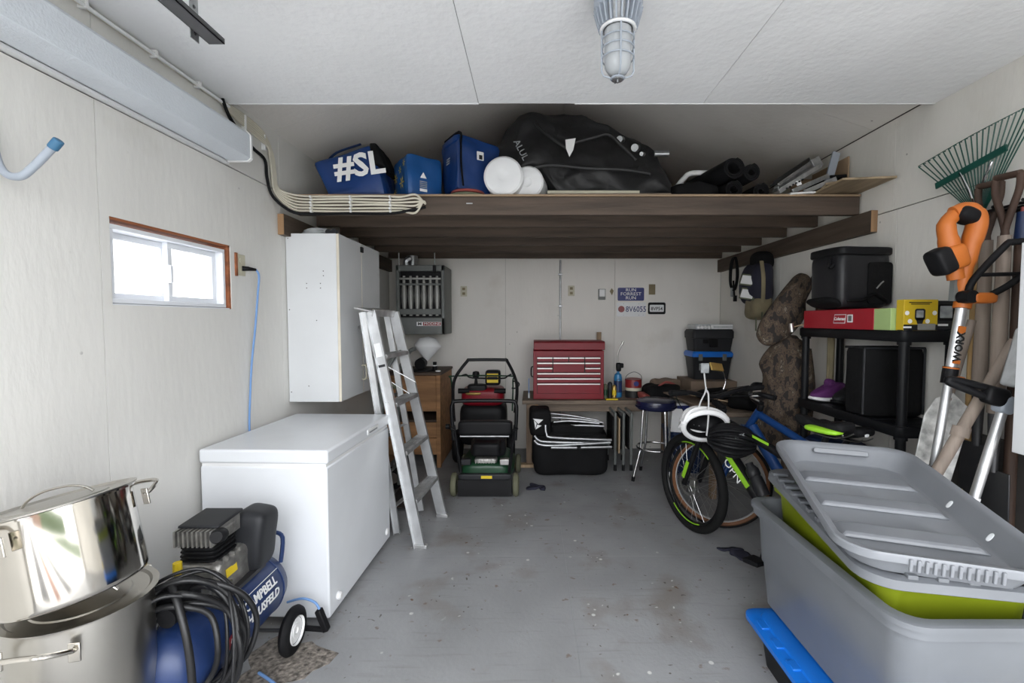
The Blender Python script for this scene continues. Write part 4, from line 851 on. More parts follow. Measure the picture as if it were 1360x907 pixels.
for x, z in ((1.02, 1.635), (1.19, 1.635), (1.02, 1.51), (1.19, 1.51), (1.24, 1.512)): MB().cyl((x, YB - .0025, z), (x, YB - .005, z), .004, n=10).build('bolt', 'galvanised', pw)
pk = thing('licence_plate', 'small white plate reading 8VP54 in a black frame', 'licence plate', (1.39, YB, 1.5))
MB().prism(rrect(.17, .10, .01), 0, .003, mx((1.39, YB - .001, 1.585), (90, 0, 0))).build('plate', 'plate_white', pk)
fr = MB(); o_, i_ = rrect(.196, .132, .02), rrect(.158, .078, .01)
fr.loft([[(x, y, .001) for x, y in o_], [(x, y, .007) for x, y in o_], [(x, y, .007) for x, y in i_], [(x, y, .001) for x, y in i_]], closed=True, M=mx((1.39, YB, 1.585), (90, 0, 0))).build('frame', 'black_plastic', pk)
text('lettering', '8VP54', .054, WM(pk).inverted() @ FACE_FRONT(1.39, YB - .005, 1.579), 'black_print', pk, sx=.92, bold=.0006)

# ---- stacked tool boxes in the right corner
t1 = thing('tool_tote', 'black tote with bright blue lid on the corner bench', 'tool box', (1.88, 4.86, .83))
MB().loft([[(1.885 + x, 4.875 + y, z) for x, y in rrect(.41 + s, .27 + s, .03)] for z, s in ((.83, -.05), (1.05, 0), (1.06, .015), (1.07, .015))]).build('body', 'dark_grey_plastic', t1)
MB().loft([[(1.885 + x, 4.875 + y, z) for x, y in rrect(.425 + s, .30 + s, .03)] for z, s in ((1.068, .0), (1.10, .008), (1.125, -.02))]).build('lid', 'lid_blue', t1)
for x in (1.75, 2.0): MB().box(x - .02, x + .02, 4.712, 4.73, 1.03, 1.10).build('latch', 'heater_grey', t1, .004)
MB().box(1.74, 1.80, 4.722, 4.732, .93, 1.0).build('sticker', 'screen_grey', t1)
t2 = thing('tool_box', 'black plastic tool box stacked on the blue lidded tote', 'tool box', (1.9, 4.88, 1.125))
MB().loft([[(1.89 + x, 4.875 + y, z) for x, y in rrect(.39 + s, .24 + s, .03)] for z, s in ((1.127, -.0), (1.26, .03), (1.265, .045), (1.33, .05), (1.355, .02))]).build('body', 'dark_grey_plastic', t2)
MB().box(1.85, 1.93, 4.725, 4.75, 1.17, 1.26).build('latch', 'black_plastic', t2, .005)
MB().box(1.78, 1.84, 4.735, 4.75, 1.21, 1.25).build('ridge', 'black_plastic', t2, .003)
t3 = thing('parts_organizer', 'clear parts organizer lying on top of black tool box', 'organizer', (1.9, 4.87, 1.357))
MB().box(1.70, 2.09, 4.74, 4.99, 1.357, 1.41).build('tray', 'clear_plastic', t3, .006)
for k in range(5): MB().blob((.035, .03, .03), mx((1.73 + .035 * k, 4.735, 1.378), (0, 20 * k, 0)), 3, seg=4).build('fitting', 'white_print', t3)
MB().box(1.86, 2.085, 4.734, 4.742, 1.362, 1.372).build('divider', 'white_plastic', t3); MB().box(1.86, 2.085, 4.734, 4.742, 1.39, 1.405).build('divider', 'white_plastic', t3)
# carton under the boxes, sheets of cardboard and dark gear along the bench
tag(MB().box(1.62, 2.09, 4.62, 5.08, .712, .828).build('carton', 'brown_cardboard', bev=.004), 'flat brown carton under the blue lidded tote', 'carton')
tag(MB().ob((1.68, 4.30, .735), (.66, .55, .012), (3, -2, 14)).build('cardboard_sheet', 'brown_cardboard'), 'loose brown cardboard sheet on the side bench, nearer tote', 'cardboard')
tag(MB().ob((1.55, 4.10, .765), (.44, .32, .010), (-6, 8, -22)).build('cardboard_sheet', 'cardboard'), 'crumpled brown cardboard sheet on the side bench, nearer stool', 'cardboard')
random.seed(5)
gear = [((1.30, 4.60, .735), (.34, .26, .14), 'black_fabric', 'black soft bag on the bench beside paint can', 'gear_bag'), ((1.40, 4.78, .75), (.30, .24, .17), 'brown_cardboard', 'dark brown folded cloth behind the black bench bag', 'folded_cloth'),
        ((1.16, 4.53, .70), (.20, .12, .08), 'dull_red', 'dark red tool pouch on the bench above stool', 'tool_pouch'), ((1.62, 4.05, .79), (.30, .22, .10), 'black_fabric', 'black crumpled glove bag on the side bench', 'gear_bag'),
        ((1.93, 4.0, .76), (.26, .30, .09), 'black_rubber', 'flat black case on side bench by right wall', 'gear_case'), ((1.80, 3.78, .76), (.28, .24, .10), 'black_fabric', 'black cloth bundle at near end of side bench', 'cloth_bundle')]
for k, (c, s_, m_, lab, nm) in enumerate(gear):
    tag(MB().blob(s_, mx(c, (0, 0, random.uniform(-30, 30))), 4, .03, 7, k + 1, 12).build(nm, m_), lab, 'bag' if 'bag' in nm else nm.split('_')[-1])
pr = MB().tube([(1.08, 4.50, .67), (1.2, 4.52, .74), (1.34, 4.55, .83), (1.48, 4.6, .78)], .012, 8, sm=4); tag(pr.build('pry_bar', 'dull_red'), 'dark red bar leaning over the black bag on bench', 'bar')
# dark blue rag on the floor beside the mower
rg = MB().blob((.15, .05, .025), mx((.02, 3.86, .0125), (0, 0, 12)), 3, .012, 20, 1).blob((.05, .12, .025), mx((.08, 3.86, .0125), (0, 0, 20)), 3, .012, 20, 2).blob((.12, .04, .02), mx((.03, 3.91, .0105), (0, 0, -30)), 3, .01, 20, 3)
tag(rg.build('rag', 'navy_cloth'), 'crumpled dark blue strap on the floor right of mower', 'strap')

# ================================================================ storage loft
lo = thing('storage_loft', 'dark timber storage loft spanning the back of garage', 'loft', (.25, 4.0, 2.0))
DZ = 2.25
for k, y in enumerate((2.935, 3.30, 3.70, 4.10, 4.50, 4.95)):
    MB().box(XL + .05 if k else -1.5, 2.085 if k == 0 else 2.05, y, y + .04, 2.122, 2.236).build('joist' if k else 'front_beam', 'joist_wood', lo, .003)
for x0, x1, nm in ((XL, XL + .04, 'ledger'), (XR - .04, XR, 'ledger')):
    l = MB().box(x0, x1, 2.87 if x0 < 0 else 2.80, YB, 1.985 if x0 > 0 else 2.03, 2.12 if x0 > 0 else 2.165).build(nm, 'ledger_wood', lo, .002) if x0 > 0 else MB().box(x0, x1, 2.89, YB, 1.99, 2.12).build(nm, 'ledger_wood', lo, .002)
    y = 2.80 if x0 > 0 else 2.89
    MB().box(x0 + .001, x1 - .001, y - .002, y + .002, 1.99, 2.118).build('ledger_end', 'cut_wood', l)
for k, (y0, y1) in enumerate(((2.925, 4.14), (4.143, YB - .01))):
    MB().box(XL + .02, 2.085, y0, y1, 2.237, DZ).build('deck_panel', 'deck_wood', lo, .0015)
MB().box(-.42, -.38, 2.927, 2.934, 2.19, 2.196).build('nail', 'galvanised', lo)
def quad_bag(name, m_, parent, q, y0, y1, e=7., amp=.012, freq=5., seed=1, seg=14, bulge=.0):
    (ax, az), (bx, bz), (cx, cz), (dx, dz) = q          # bl br tr tl
    def fn(p):
        u, v, w = p.x + .5, p.z + .5, p.y + .5
        x = (1 - u) * (1 - v) * ax + u * (1 - v) * bx + u * v * cx + (1 - u) * v * dx
        z = (1 - u) * (1 - v) * az + u * (1 - v) * bz + u * v * cz + (1 - u) * v * dz
        n = noise.noise_vector(Vector((x, w, z)) * freq + Vector((seed * 5.3, 0, 0))) * amp
        return (x + n.x, y0 + (y1 - y0) * w + n.y - bulge * math.sin(math.pi * min(1, max(0, u))) * (1 - w), max(DZ + .001, z + n.z))
    return MB().blob((1, 1, 1), None, e, 0, 1, 0, seg, fn)
b1 = thing('tote_bag', 'dark blue shopping bag with white #SL lettering on loft', 'bag', (-1.18, 3.2, DZ))
quad_bag('bag', 0, 0, ((-1.33, DZ), (-.95, DZ), (-1.03, 2.60), (-1.43, 2.475)), 3.0, 3.42, e=14., amp=.016).build('bag_body', 'bag_blue', b1)
quad_bag('bag', 0, 0, ((-1.03, 2.45), (-.945, 2.44), (-1.015, 2.605), (-1.06, 2.60)), 2.985, 3.30, amp=.004).build('black_side', 'black_fabric', b1)
text('lettering', '#SL', .20, WM(b1).inverted() @ mx((-1.115, 2.982, 2.445), (90, -8, 0)), 'white_print', b1, bold=.006, sx=1.05)
for x0_, x1_ in ((-1.40, -1.10),):
    MB().tube([(x0_ + .05, 3.05, 2.49), (x0_ + .12, 3.03, 2.545), (x1_ - .02, 3.03, 2.60)], .012, 6, sm=4, flat=.4).build('bag_hem', 'bag_navy', b1)
b2 = thing('tote_bag', 'lighter blue shopping bag with small yellow flower prints', 'bag', (-.76, 3.15, DZ))
M = mx((-.775, 3.14, DZ), (0, 0, 36))
MB().blob((.25, .26, .275), M @ mx((0, 0, .138)), 16, .014, 9, 3, 14).build('bag_body', 'bag_blue_light', b2)
def star(mb, M, r, n=6):
    for k in range(n):
        mb.add([(0, 0, .001)] + [(r * f * math.cos(2 * math.pi * k / n + d), r * f * math.sin(2 * math.pi * k / n + d), .001) for f, d in ((.6, -.16), (1, 0), (.6, .16))], [(0, 1, 2, 3)], M)
    return mb
Mi = WM(b2).inverted()
for k, (y, z, r) in enumerate(((-.05, .10, .045), (-.02, .19, .03), (.06, .15, .04), (.07, .06, .03), (-.09, .22, .025))):
    star(MB(), M @ mx((-.1335, y, z), (90, 0, -90)), r).build('flower_print', 'yellow', b2, smooth=0)
MB().prism([(-.022, -.012), (.022, -.012), (0, .026)], 0, .001, M @ mx((-.02, -.135, .14), (90, 0, 0))).build('print_triangle', 'white_print', b2)
for k in range(4): MB().prism([(-.025, -.003), (.025, -.003), (.025, .003), (-.025, .003)], 0, .001, M @ mx((-.02, -.1355, .105 - .012 * k), (90, 0, 0))).build('print_line', 'screen_grey', b2)
MB().prism([(-.025, -.009), (.025, -.009), (.025, .009), (-.025, .009)], 0, .001, M @ mx((-.02, -.1355, .05), (90, 0, 0))).build('print_block', 'white_print', b2)
b3 = thing('cooler_bag', 'bright blue zip bag with black strap and white tag on loft', 'bag', (-.44, 3.2, DZ))
M = mx((-.445, 3.17, DZ + .045), (0, 4, 34))
MB().blob((.29, .26, .33), M @ mx((0, 0, .172), (0, 0, 0)), 16, .012, 8, 6, 14, fn=lambda q: (q.x * (1 + .25 * q.z / .33), q.y * (1 + .25 * q.z / .33), q.z)).build('bag_body', 'bag_blue', b3)
MB().blob((.33, .28, .05), M @ mx((0, 0, .325)), 8, .004, 9, 2, 8).build('bag_lid', 'bag_blue', b3)
MB().tube([M @ Vector(p) for p in ((-.105, -.15, .02), (-.13, -.155, .15), (-.145, -.165, .28), (-.14, -.13, .355), (-.14, .1, .36))], .016, 6, sm=4, flat=.4).build('strap', 'black_fabric', b3)
tg = MB().prism(rrect(.05, .055, .004), 0, .002, M @ mx((.005, -.148, .24), (90, -5, 0))).build('tag', 'white_print', b3)
MB().prism([(-.012, -.014), (.012, -.014), (.012, .014), (-.012, .014)], 0, .001, M @ mx((.008, -.1505, .232), (90, -5, 0))).build('tag_print', 'dark_grey_plastic', tg)
for k in range(3): MB().prism([(-.025, -.004), (.025, -.004), (.025, .004), (-.025, .004)], 0, .002, M @ mx((-.163, -.02, .18 + .016 * k), (90, 0, -90))).build('side_print', 'screen_grey', b3)
rl = thing('cord_reel', 'dull red round reel lying under the blue zip bag', 'reel', (-.43, 3.06, DZ))
MB().lathe([(0, 0), (.13, 0), (.13, .018), (.09, .02), (.09, .03), (.115, .032), (.11, .048), (0, .05)], mx((-.43, 3.08, DZ)), 32).build('body', 'dull_red', rl)
MB().torus((-.43, 3.08, DZ + .012), .125, .012, n=32, k=8).build('rim', 'olive', rl)
def roll(name, label, c, r, L, m_, cat, yaw=0, spiral=True, group=None, turns=3.2, th=.009, sq=1.):
    M = mx(c, (0, 0, yaw)); mb = MB()
    if spiral:
        n = int(turns * 22); r0 = r - turns * th * 1.35; out = []
        for i in range(n + 1):
            a = 2 * math.pi * turns * i / n; rr = r0 + (r - r0) * i / n; out.append((rr * math.cos(a), rr * math.sin(a) * sq, (rr - th) * math.cos(a), (rr - th) * math.sin(a) * sq))
        mb.loft([[(o[0], y, o[1]) for y in (0, L)] + [(o[2], y, o[3]) for y in (L, 0)] for o in out], M=M)
    else: mb.lathe([(0, 0), (r * .25, .0), (r * .3, .004), (r * .9, 0), (r, -.012), (r, -L), (0, -L)], M @ mx((0, 0, 0), (90, 0, 0)), 40)
    return tag(mb.build(name, m_), label, cat, group)
roll('foam_roll', 'white foam roll in front on the loft edge', (-.188, 2.97, DZ + .128), .128, .6, 'foam_white', 'roll', -4, False, 'white foam rolls')
roll('foam_roll', 'white foam roll half hidden behind the front one', (-.035, 3.035, DZ + .108), .108, .5, 'foam_white', 'roll', -10, False, 'white foam rolls')
# ---- big black duffel
bd = thing('duffel_bag', 'huge black soft bag heaped on the middle of loft', 'bag', (.35, 3.45, DZ))
TOP = [(-.28, 2.60), (-.25, 2.70), (-.18, 2.82), (-.08, 2.90), (.04, 2.935), (.2, 2.93), (.38, 2.91), (.5, 2.87), (.62, 2.82), (.76, 2.75), (.86, 2.66), (.92, 2.55), (.97, 2.40)]
BOT = [(-.28, 2.58), (-.2, 2.52), (-.1, 2.40), (0, 2.46), (.08, 2.42), (.16, 2.26), (2, 2.252)]
def itp(T, x):
    for (a, b), (c, d) in zip(T, T[1:]):
        if x <= c: return b + (d - b) * max(0, (x - a) / (c - a))
    return T[-1][1]
def fold(q):
    u, v, w = q.x + .5, q.z + .5, q.y + .5
    x = -.28 + 1.25 * u; t, b = itp(TOP, x), itp(BOT, x); z = b + (t - b) * v
    y = 3.08 + .62 * w + .22 * (v - .25) * (1 - w) * (1 if v > .25 else .3)
    n = noise.noise_vector(Vector((x * 4, w * 3, z * 5 + x * 2.5))) * .05 + noise.noise_vector(Vector((x * 9, w * 6, z * 12 - x * 6))) * .022
    return (x + n.x, y + n.y * 1.6, max(DZ + .002, z + n.z * .5))
MB().blob((1, 1, 1), None, 5, 0, 1, 0, 30, fold).build('bag_body', 'duffel_nylon', bd)
MB().tube([(-.1, 3.06, 2.43), (.1, 3.045, 2.47), (.35, 3.04, 2.45), (.6, 3.04, 2.44), (.78, 3.06, 2.42)], .014, 8, sm=6).build('seam', 'duffel_nylon', bd)
MB().tube([(0.02, 3.16, 2.80), (.05, 3.10, 2.73), (.13, 3.06, 2.65), (.24, 3.05, 2.57)], .012, 8, sm=6).build('seam', 'duffel_nylon', bd)
MB().tube([(.27, 3.06, 2.62), (.40, 3.05, 2.65), (.50, 3.05, 2.67), (.58, 3.04, 2.60), (.68, 3.03, 2.50)], .012, 8, sm=6).build('seam', 'duffel_nylon', bd)
MB().prism([(-.032, .055), (.036, .065), (.02, -.01), (-.005, -.055), (-.028, 0)], 0, .003, mx((.248, 3.035, 2.575), (90, 0, 0))).build('paper_scrap', 'white_print', bd)
text('lettering', 'ALUL', .06, WM(bd).inverted() @ mx((-.075, 3.022, 2.56), (90, 62, 0)), 'screen_grey', bd)
for k, (x, z, r) in enumerate(((.60, 2.655, .02), (.70, 2.60, .024), (.745, 2.56, .013))):
    MB().cyl((x, 3.10, z), (x - .03, 3.035, z - .02), r, n=16).build('pole_end', 'galvanised', bd)
MB().cyl((.84, 3.2, 2.60), (.94, 3.2, 2.60), .022, n=14).build('bottle_neck', 'galvanised', bd)
# ---- flat boards
tag(MB().ob((.50, 3.07, DZ + .012), (.80, .16, .022), (0, 0, -1)).build('flat_board', 'bench_wood', bev=.002), 'weathered brown board lying along the loft edge', 'board', 'boards on the loft')
tag(MB().ob((.40, 3.08, DZ + .036), (.60, .14, .022), (0, .5, -1.5)).build('flat_board', 'ivory', bev=.002), 'pale board lying on the brown board at loft edge', 'board', 'boards on the loft')
# ---- white bent tube behind the mats
tag(MB().tube([(1.0, 3.3, 2.36), (1.08, 3.3, 2.46), (1.14, 3.3, 2.50), (1.30, 3.28, 2.49), (1.45, 3.25, 2.46)], .018, 10, sm=6).build('bent_tube', 'white_plastic'), 'bent white tube behind the black rolled mats', 'tube')
for k, (x, z, r, L, yaw, sq, lab) in enumerate(((1.315, 2.445, .085, .75, 12, .85, 'black rolled rubber mat, top left of the four'), (1.44, 2.425, .062, .7, 6, 1, 'black rolled rubber mat, top right of the four'), (1.335, DZ + .070, .068, .7, 10, .95, 'black rolled rubber mat, bottom left of the four'), (1.525, DZ + .062, .06, .7, 4, 1, 'black rolled rubber mat, bottom right of the four'))):
    roll('rolled_mat', lab, (x, 3.02 + .02 * k, z), r, L, 'black_rubber', 'mat', yaw, True, 'rolled black mats', sq=sq)
tag(MB().blob((.36, .30, .13), mx((1.10, 3.22, DZ + .068)), 4, .02, 8, 4).build('cloth_heap', 'black_fabric'), 'black folded cloth beside the rolled mats', 'cloth')
# ---- metal rails and slats, carton, loose boards
sl = thing('shutter_parts', 'heap of grey metal shutter rails leaning right of the mats', 'metal parts', (1.8, 3.15, DZ))
for k, (a, b, w, m_) in enumerate((((1.58, 2.98, 2.27), (1.93, 3.12, 2.48), .05, 'aluminium_worn'), ((1.60, 3.03, 2.30), (1.95, 3.2, 2.52), .06, 'galvanised'), ((1.62, 3.06, 2.33), (1.96, 3.25, 2.55), .045, 'aluminium_worn'), ((1.66, 2.97, 2.265), (1.94, 3.05, 2.39), .05, 'galvanised'), ((1.74, 2.98, 2.262), (1.97, 3.02, 2.36), .055, 'aluminium_worn'), ((1.62, 3.12, 2.36), (1.96, 3.3, 2.58), .04, 'dark_steel'))):
    a, b = Vector(a), Vector(b); MB().beam(a, b, w, .012).beam(a + Vector((0, -.02, .012)), b + Vector((0, -.02, .012)), .012, .02).build('rail', m_, sl, .002)
MB().ob((1.985, 3.08, 2.42), (.05, .015, .30), (0, 14, 0)).build('end_plate', 'hook_grey', sl, .002)
MB().ob((1.915, 3.12, 2.51), (.06, .02, .07), (0, -30, 0)).build('bracket', 'galvanised', sl, .003)
for k in range(6): MB().cyl((1.63 + .02 * k, 2.955, 2.295 + .011 * k), (1.63 + .02 * k, 2.96, 2.295 + .011 * k), .006, n=8).build('hole', 'black_print', sl)
MB().ob((1.715, 2.975, 2.335), (.03, .006, .032), (0, -20, 0)).build('white_sticker', 'white_print', sl)
ct = thing('open_carton', 'open brown carton with black slats at the loft right end', 'carton', (2.0, 3.35, DZ))
MB().box(1.93, 2.09, 3.44, 3.448, DZ, 2.50).box(2.082, 2.09, 3.05, 3.44, DZ, 2.53).box(1.93, 2.09, 3.05, 3.44, DZ, DZ + .006).build('carton_walls', 'cardboard', ct)
for k in range(4): MB().ob((2.03, 3.2, 2.30 + .035 * k), (.11, .28, .018), (0, -3, 0)).build('slat', 'black_plastic', ct, .002)
tag(MB().ob((1.80, 2.945, DZ + .012), (.34, .05, .010), (0, -4, 3)).build('white_strip', 'white_plastic', bev=.001), 'narrow white plastic strip lying at loft edge', 'strip')
tag(MB().ob((1.94, 2.86, DZ + .014), (.30, .44, .012), (0, -1.5, -3)).build('plywood_offcut', 'board_wood', bev=.001), 'plywood offcut sticking out from right end of loft', 'board')
tag(MB().ob((1.865, 2.96, DZ + .03), (.05, .36, .012), (0, -8, -20)).build('wood_strip', 'board_wood', bev=.001), 'narrow wooden strip lying across the plywood offcut', 'board')

# ================================================================ right side
# ---- bicycles.  Own space: x forward, y left, z up, origin on the floor under the front hub
def bicycle(root, r, C, WB=1.12, steer=0., tan=False, disc=True, bars='flat', saddle_z=.93):
    P = lambda x, y, z: (x, y, z)
    B = lambda mb, n, m_, p=root, **k: mb.build(n, m_, p, local=True, **k)
    hub = Vector((0, 0, r)); rear = Vector((-WB, 0, r)); bb = Vector((-WB + .43, 0, .30)); seat = Vector((-WB + .24, 0, .72)); ht, hb = Vector((-.27, 0, .86)), Vector((-.215, 0, .74))
    S = Matrix.Translation((-.16, 0, 0)) @ Matrix.Rotation(R(steer), 4, 'Z') @ Matrix.Translation((.16, 0, 0))
    def wheel(nm, c, M):
        w = B(MB().cyl(c - Vector((0, .05, 0)), c + Vector((0, .05, 0)), .018), nm, 'dark_steel')
        wt = .028 if not tan else .017
        parts = [B(MB().torus(c, r - wt, wt, (0, 1, 0), 56, 10), 'tyre', 'tyre', w)]
        if tan: parts.append(B(MB().torus(c, r - .028, .019, (0, 1, 0), 56, 8, 1.02), 'tyre_sidewall', 'tan_tyre', w))
        ri = r - 2 * wt
        parts.append(B(MB().torus(c, ri - .006, .012, (0, 1, 0), 56, 6, .9), 'rim', 'bike_black' if not tan else 'aluminium', w))
        m = MB()
        for k in range(24):
            a = 2 * math.pi * k / 24; a2 = a + (.5 if k % 2 else -.5)
            m.cyl(c + Vector((.016 * math.cos(a2), .03 * (1 if k % 4 < 2 else -1), .016 * math.sin(a2))), c + Vector(((ri - .01) * math.cos(a), 0, (ri - .01) * math.sin(a))), .0011, n=4)
        parts.append(B(m, 'spokes', 'spoke', w))
        if disc:
            m = MB(); n = 40; y = .036
            o = [(.085 * math.cos(2 * math.pi * k / n), .085 * math.sin(2 * math.pi * k / n)) for k in range(n)]; i_ = [(x * .80, z * .80) for x, z in o]
            m.loft([[(c.x + x, c.y + y, c.z + z) for x, z in o], [(c.x + x, c.y + y + .002, c.z + z) for x, z in o], [(c.x + x, c.y + y + .002, c.z + z) for x, z in i_], [(c.x + x, c.y + y, c.z + z) for x, z in i_]], closed=True)
            for k in range(6):
                a = 2 * math.pi * k / 6; m.beam(c + Vector((.02 * math.cos(a), y + .001, .02 * math.sin(a))), c + Vector((.07 * math.cos(a + .4), y + .001, .07 * math.sin(a + .4))), .008, .002, (0, 1, 0))
            parts.append(B(m, 'brake_rotor', 'steel', w))
            for a0 in (70, 250):       # neon rim decal
                m = MB(); m.tube([c + Vector(((ri - .004) * math.cos(R(a0 + 4 * k)), .0125, (ri - .004) * math.sin(R(a0 + 4 * k)))) for k in range(16)], .004, 5)
                parts.append(B(m, 'rim_decal', 'neon', w))
        if M is not None:
            for o in [w] + parts: o.data.transform(M)
        return w
    wheel('front_wheel', hub, S); wheel('rear_wheel', rear, None)
    # fork
    m = MB()
    for s in (-1, 1): m.tube([S @ Vector(p) for p in ((0, s * .062, r), (-.02, s * .062, r + .05), (-.14, s * .058, r + .33), (-.165, s * .05, r + .37))], .018, 10)
    m.beam(S @ Vector((-.155, -.065, r + .375)), S @ Vector((-.155, .065, r + .375)), .05, .04)
    fk = B(m, 'fork', C['fork'])
    if disc:
        B(MB().beam(S @ Vector((-.012, .084, r + .05)), S @ Vector((-.06, .082, r + .17)), .003, .028, S.to_3x3() @ Vector((0, 1, 0))), 'fork_decal', 'neon', fk)
        B(MB().ob(S @ Vector((-.085, .05, r + .03)), (.05, .035, .05)), 'brake_caliper', 'steel', fk, bev=.005)
    B(MB().cyl(S @ Vector((-.16, 0, r + .37)), ht, .024, n=16), 'head_tube', C['frame'])
    m = MB(); m.cyl(hb, bb, C.get('dt', .034), n=16)
    dt = B(m, 'down_tube', C['down']); tt = B(MB().cyl(ht - Vector((.005, 0, .03)), seat + Vector((0.01, 0, -.05)), .024, n=14), 'top_tube', C['frame'])
    st = B(MB().cyl(bb, seat, .018, n=14), 'seat_tube', C['frame'])
    for s in (-1, 1):
        B(MB().tube([bb + Vector((-.03, s * .03, 0)), rear + Vector((.06, s * .06, 0)), rear + Vector((0, s * .065, 0))], .012), 'chain_stay', C['frame'])
        B(MB().tube([seat + Vector((-.01, s * .02, -.05)), rear + Vector((.03, s * .06, .05)), rear + Vector((0, s * .065, 0))], .010), 'seat_stay', C['frame'])
    if C.get('accent'):
        d = (bb - hb).normalized()
        B(MB().beam(hb + d * .05 + Vector((.0, .036, .012)), hb + d * .40 + Vector((0, .036, .012)), .004, .034, (0, 1, 0)), 'neon_stripe', 'neon', dt)
        B(MB().blob((.17, .07, .06), Matrix.Translation(bb + Vector((.07, 0, .10))) @ Euler((0, R(48), 0)).to_matrix().to_4x4(), 3), 'bb_shell_paint', 'neon', dt)
        B(MB().beam(ht + Vector((-.05, .025, -.035)), ht + Vector((-.36, .025, -.10)), .003, .014, (0, 1, 0)), 'neon_stripe', 'neon', tt)
        B(MB().ob(ht + Vector((-.01, .0, -.045)), (.07, .056, .035), (0, 20, 0)), 'neon_gusset', 'neon', tt, bev=.008)
        ex = d; ez = Vector((0, 1, 0)); ey = ez.cross(ex)
        Mt = Matrix(((ex.x, ey.x, ez.x, 0), (ex.y, ey.y, ez.y, 0), (ex.z, ey.z, ez.z, 0), (0, 0, 0, 1)))
        text('frame_lettering', 'OPN', .075, Matrix.Translation(hb + d * .26 + Vector((.012, .0365, -.022))) @ Mt, 'white_print', dt)
        bt = B(MB().lathe([(0, 0), (.036, 0), (.037, .02), (.037, .10), (.032, .11), (.037, .12), (.037, .15), (.022, .175), (.022, .19), (0, .19)], Matrix.Translation(hb.lerp(bb, .72) + Vector((-.055, .03, .04))) @ Euler((0, R(34), 0)).to_matrix().to_4x4(), 20), 'water_bottle', 'bottle_grey', dt)
    # cockpit
    top = ht + Vector((-.015, 0, .04)); st_ = S @ Vector((-.20, 0, ht.z + .07))
    B(MB().cyl(ht, top, .02).beam(top, st_, .035, .032), 'stem', 'bike_black', bev=.004)
    if bars == 'flat': hp = [(-.24, .36, 1.01), (-.215, .2, 1.0), (-.20, .06, .965), (-.20, 0, .96), (-.20, -.06, .965), (-.215, -.2, 1.0), (-.24, -.36, 1.01)]
    else: hp = [(-.30, .30, .98), (-.22, .24, .99), (-.19, .1, .95), (-.19, 0, .94), (-.19, -.1, .95), (-.22, -.24, .99), (-.30, -.30, .98)]
    hbr = B(MB().tube([S @ Vector(p) for p in hp], .014, 10, sm=5), 'handlebar', 'bike_black')
    for s in (0, -1):
        a, b = Vector(hp[s]), Vector(hp[1 if s == 0 else -2]); B(MB().cyl(S @ a, S @ a.lerp(b, .8), .017, n=14), 'grip', 'black_rubber', hbr)
        c = a.lerp(b, 1.0); B(MB().tube([S @ (c + Vector((.0, 0, -.01))), S @ (c + Vector((.05, 0, -.02))), S @ (a.lerp(b, .3) + Vector((.06, 0, -.03)))], .006, 8, sm=4), 'brake_lever', 'steel' if tan else 'bike_black', hbr)
        B(MB().tube([S @ (c + Vector((.02, 0, -.01))), S @ Vector((.02, c.y * .6, .93)), S @ Vector((.0, c.y * .25, .80)), S @ Vector((-.12, c.y * .12, .68))], .003, 6, sm=5), 'brake_cable', 'black_rubber', hbr)
    # saddle
    sp = Vector((-WB + .17, 0, saddle_z)); B(MB().cyl(seat, sp + Vector((.01, 0, -.05)), .0145), 'seat_post', 'bike_black')
    def sad(q):
        u = q.x / .28 + .5; w = .30 + .70 * max(0, 1 - u * 1.25) ** .7; return (q.x, q.y * w, q.z + .012 * math.cos(6 * u))
    sd = B(MB().blob((.28, .16, .06), Matrix.Translation(sp + Vector((.04, 0, 0))), 3.5, 0, 1, 0, 12, sad), 'saddle', 'black_rubber')
    if C.get('accent'): B(MB().blob((.17, .10, .03), Matrix.Translation(sp + Vector((.0, .045, -.012))), 3, 0, 1, 0, 10), 'saddle_flank', 'neon', sd)
    else: B(MB().blob((.008, .03, .018), Matrix.Translation(sp + Vector((-.098, .02, .0))) , 2.5), 'saddle_badge', 'white_print', sd)
    for s in (-1, 1): B(MB().tube([sp + Vector((.15, 0, -.02)), sp + Vector((.05, s * .022, -.045)), sp + Vector((-.05, s * .022, -.045)), sp + Vector((-.09, s * .04, -.02))], .0035, 6, sm=4), 'saddle_rail', 'steel', sd)
    # drive
    ck = B(MB().torus(bb + Vector((0, -.05, 0)), .08, .004, (0, 1, 0), 36, 6).cyl(bb + Vector((0, -.07, 0)), bb + Vector((0, .07, 0)), .02), 'crankset', 'dark_steel')
    for s in (-1, 1):
        e = bb + Vector((.04 * s, -.075 * -s, -.17 * s)); B(MB().beam(bb + Vector((0, .075 * s, 0)), e, .015, .03), 'crank_arm', 'bike_black', ck, bev=.004)
        B(MB().ob(e + Vector((0, .055 * s, 0)), (.10, .09, .025), (0, 8, 0)), 'pedal', 'black_plastic', ck, bev=.006)
    B(MB().tube([bb + Vector((0, -.05, .08)), rear + Vector((0, -.05, .045)), rear + Vector((-.045, -.05, 0)), rear + Vector((0, -.05, -.045)), bb + Vector((0, -.05, -.08))], .004, 6, sm=4), 'chain', 'dark_steel')
def heading(p, d): return thing
g1 = thing('mountain_bike', 'black mountain bike with neon green accents, nearest bicycle', 'bicycle', (1.09, 3.09, 0), (0, 0, 113), group='bicycles')
bicycle(g1, .335, dict(fork='bike_black', frame='bike_black', down='bike_black', accent=True, dt=.036), steer=-4)
g2 = thing('road_bike', 'blue bicycle with tan wall tyres behind the black bike', 'bicycle', (1.40, 3.22, 0), (0, 0, 110), group='bicycles')
bicycle(g2, .335, dict(fork='bike_blue', frame='bike_blue', down='bike_blue'), WB=1.04, steer=48, tan=True, disc=False, bars='curl', saddle_z=.86)

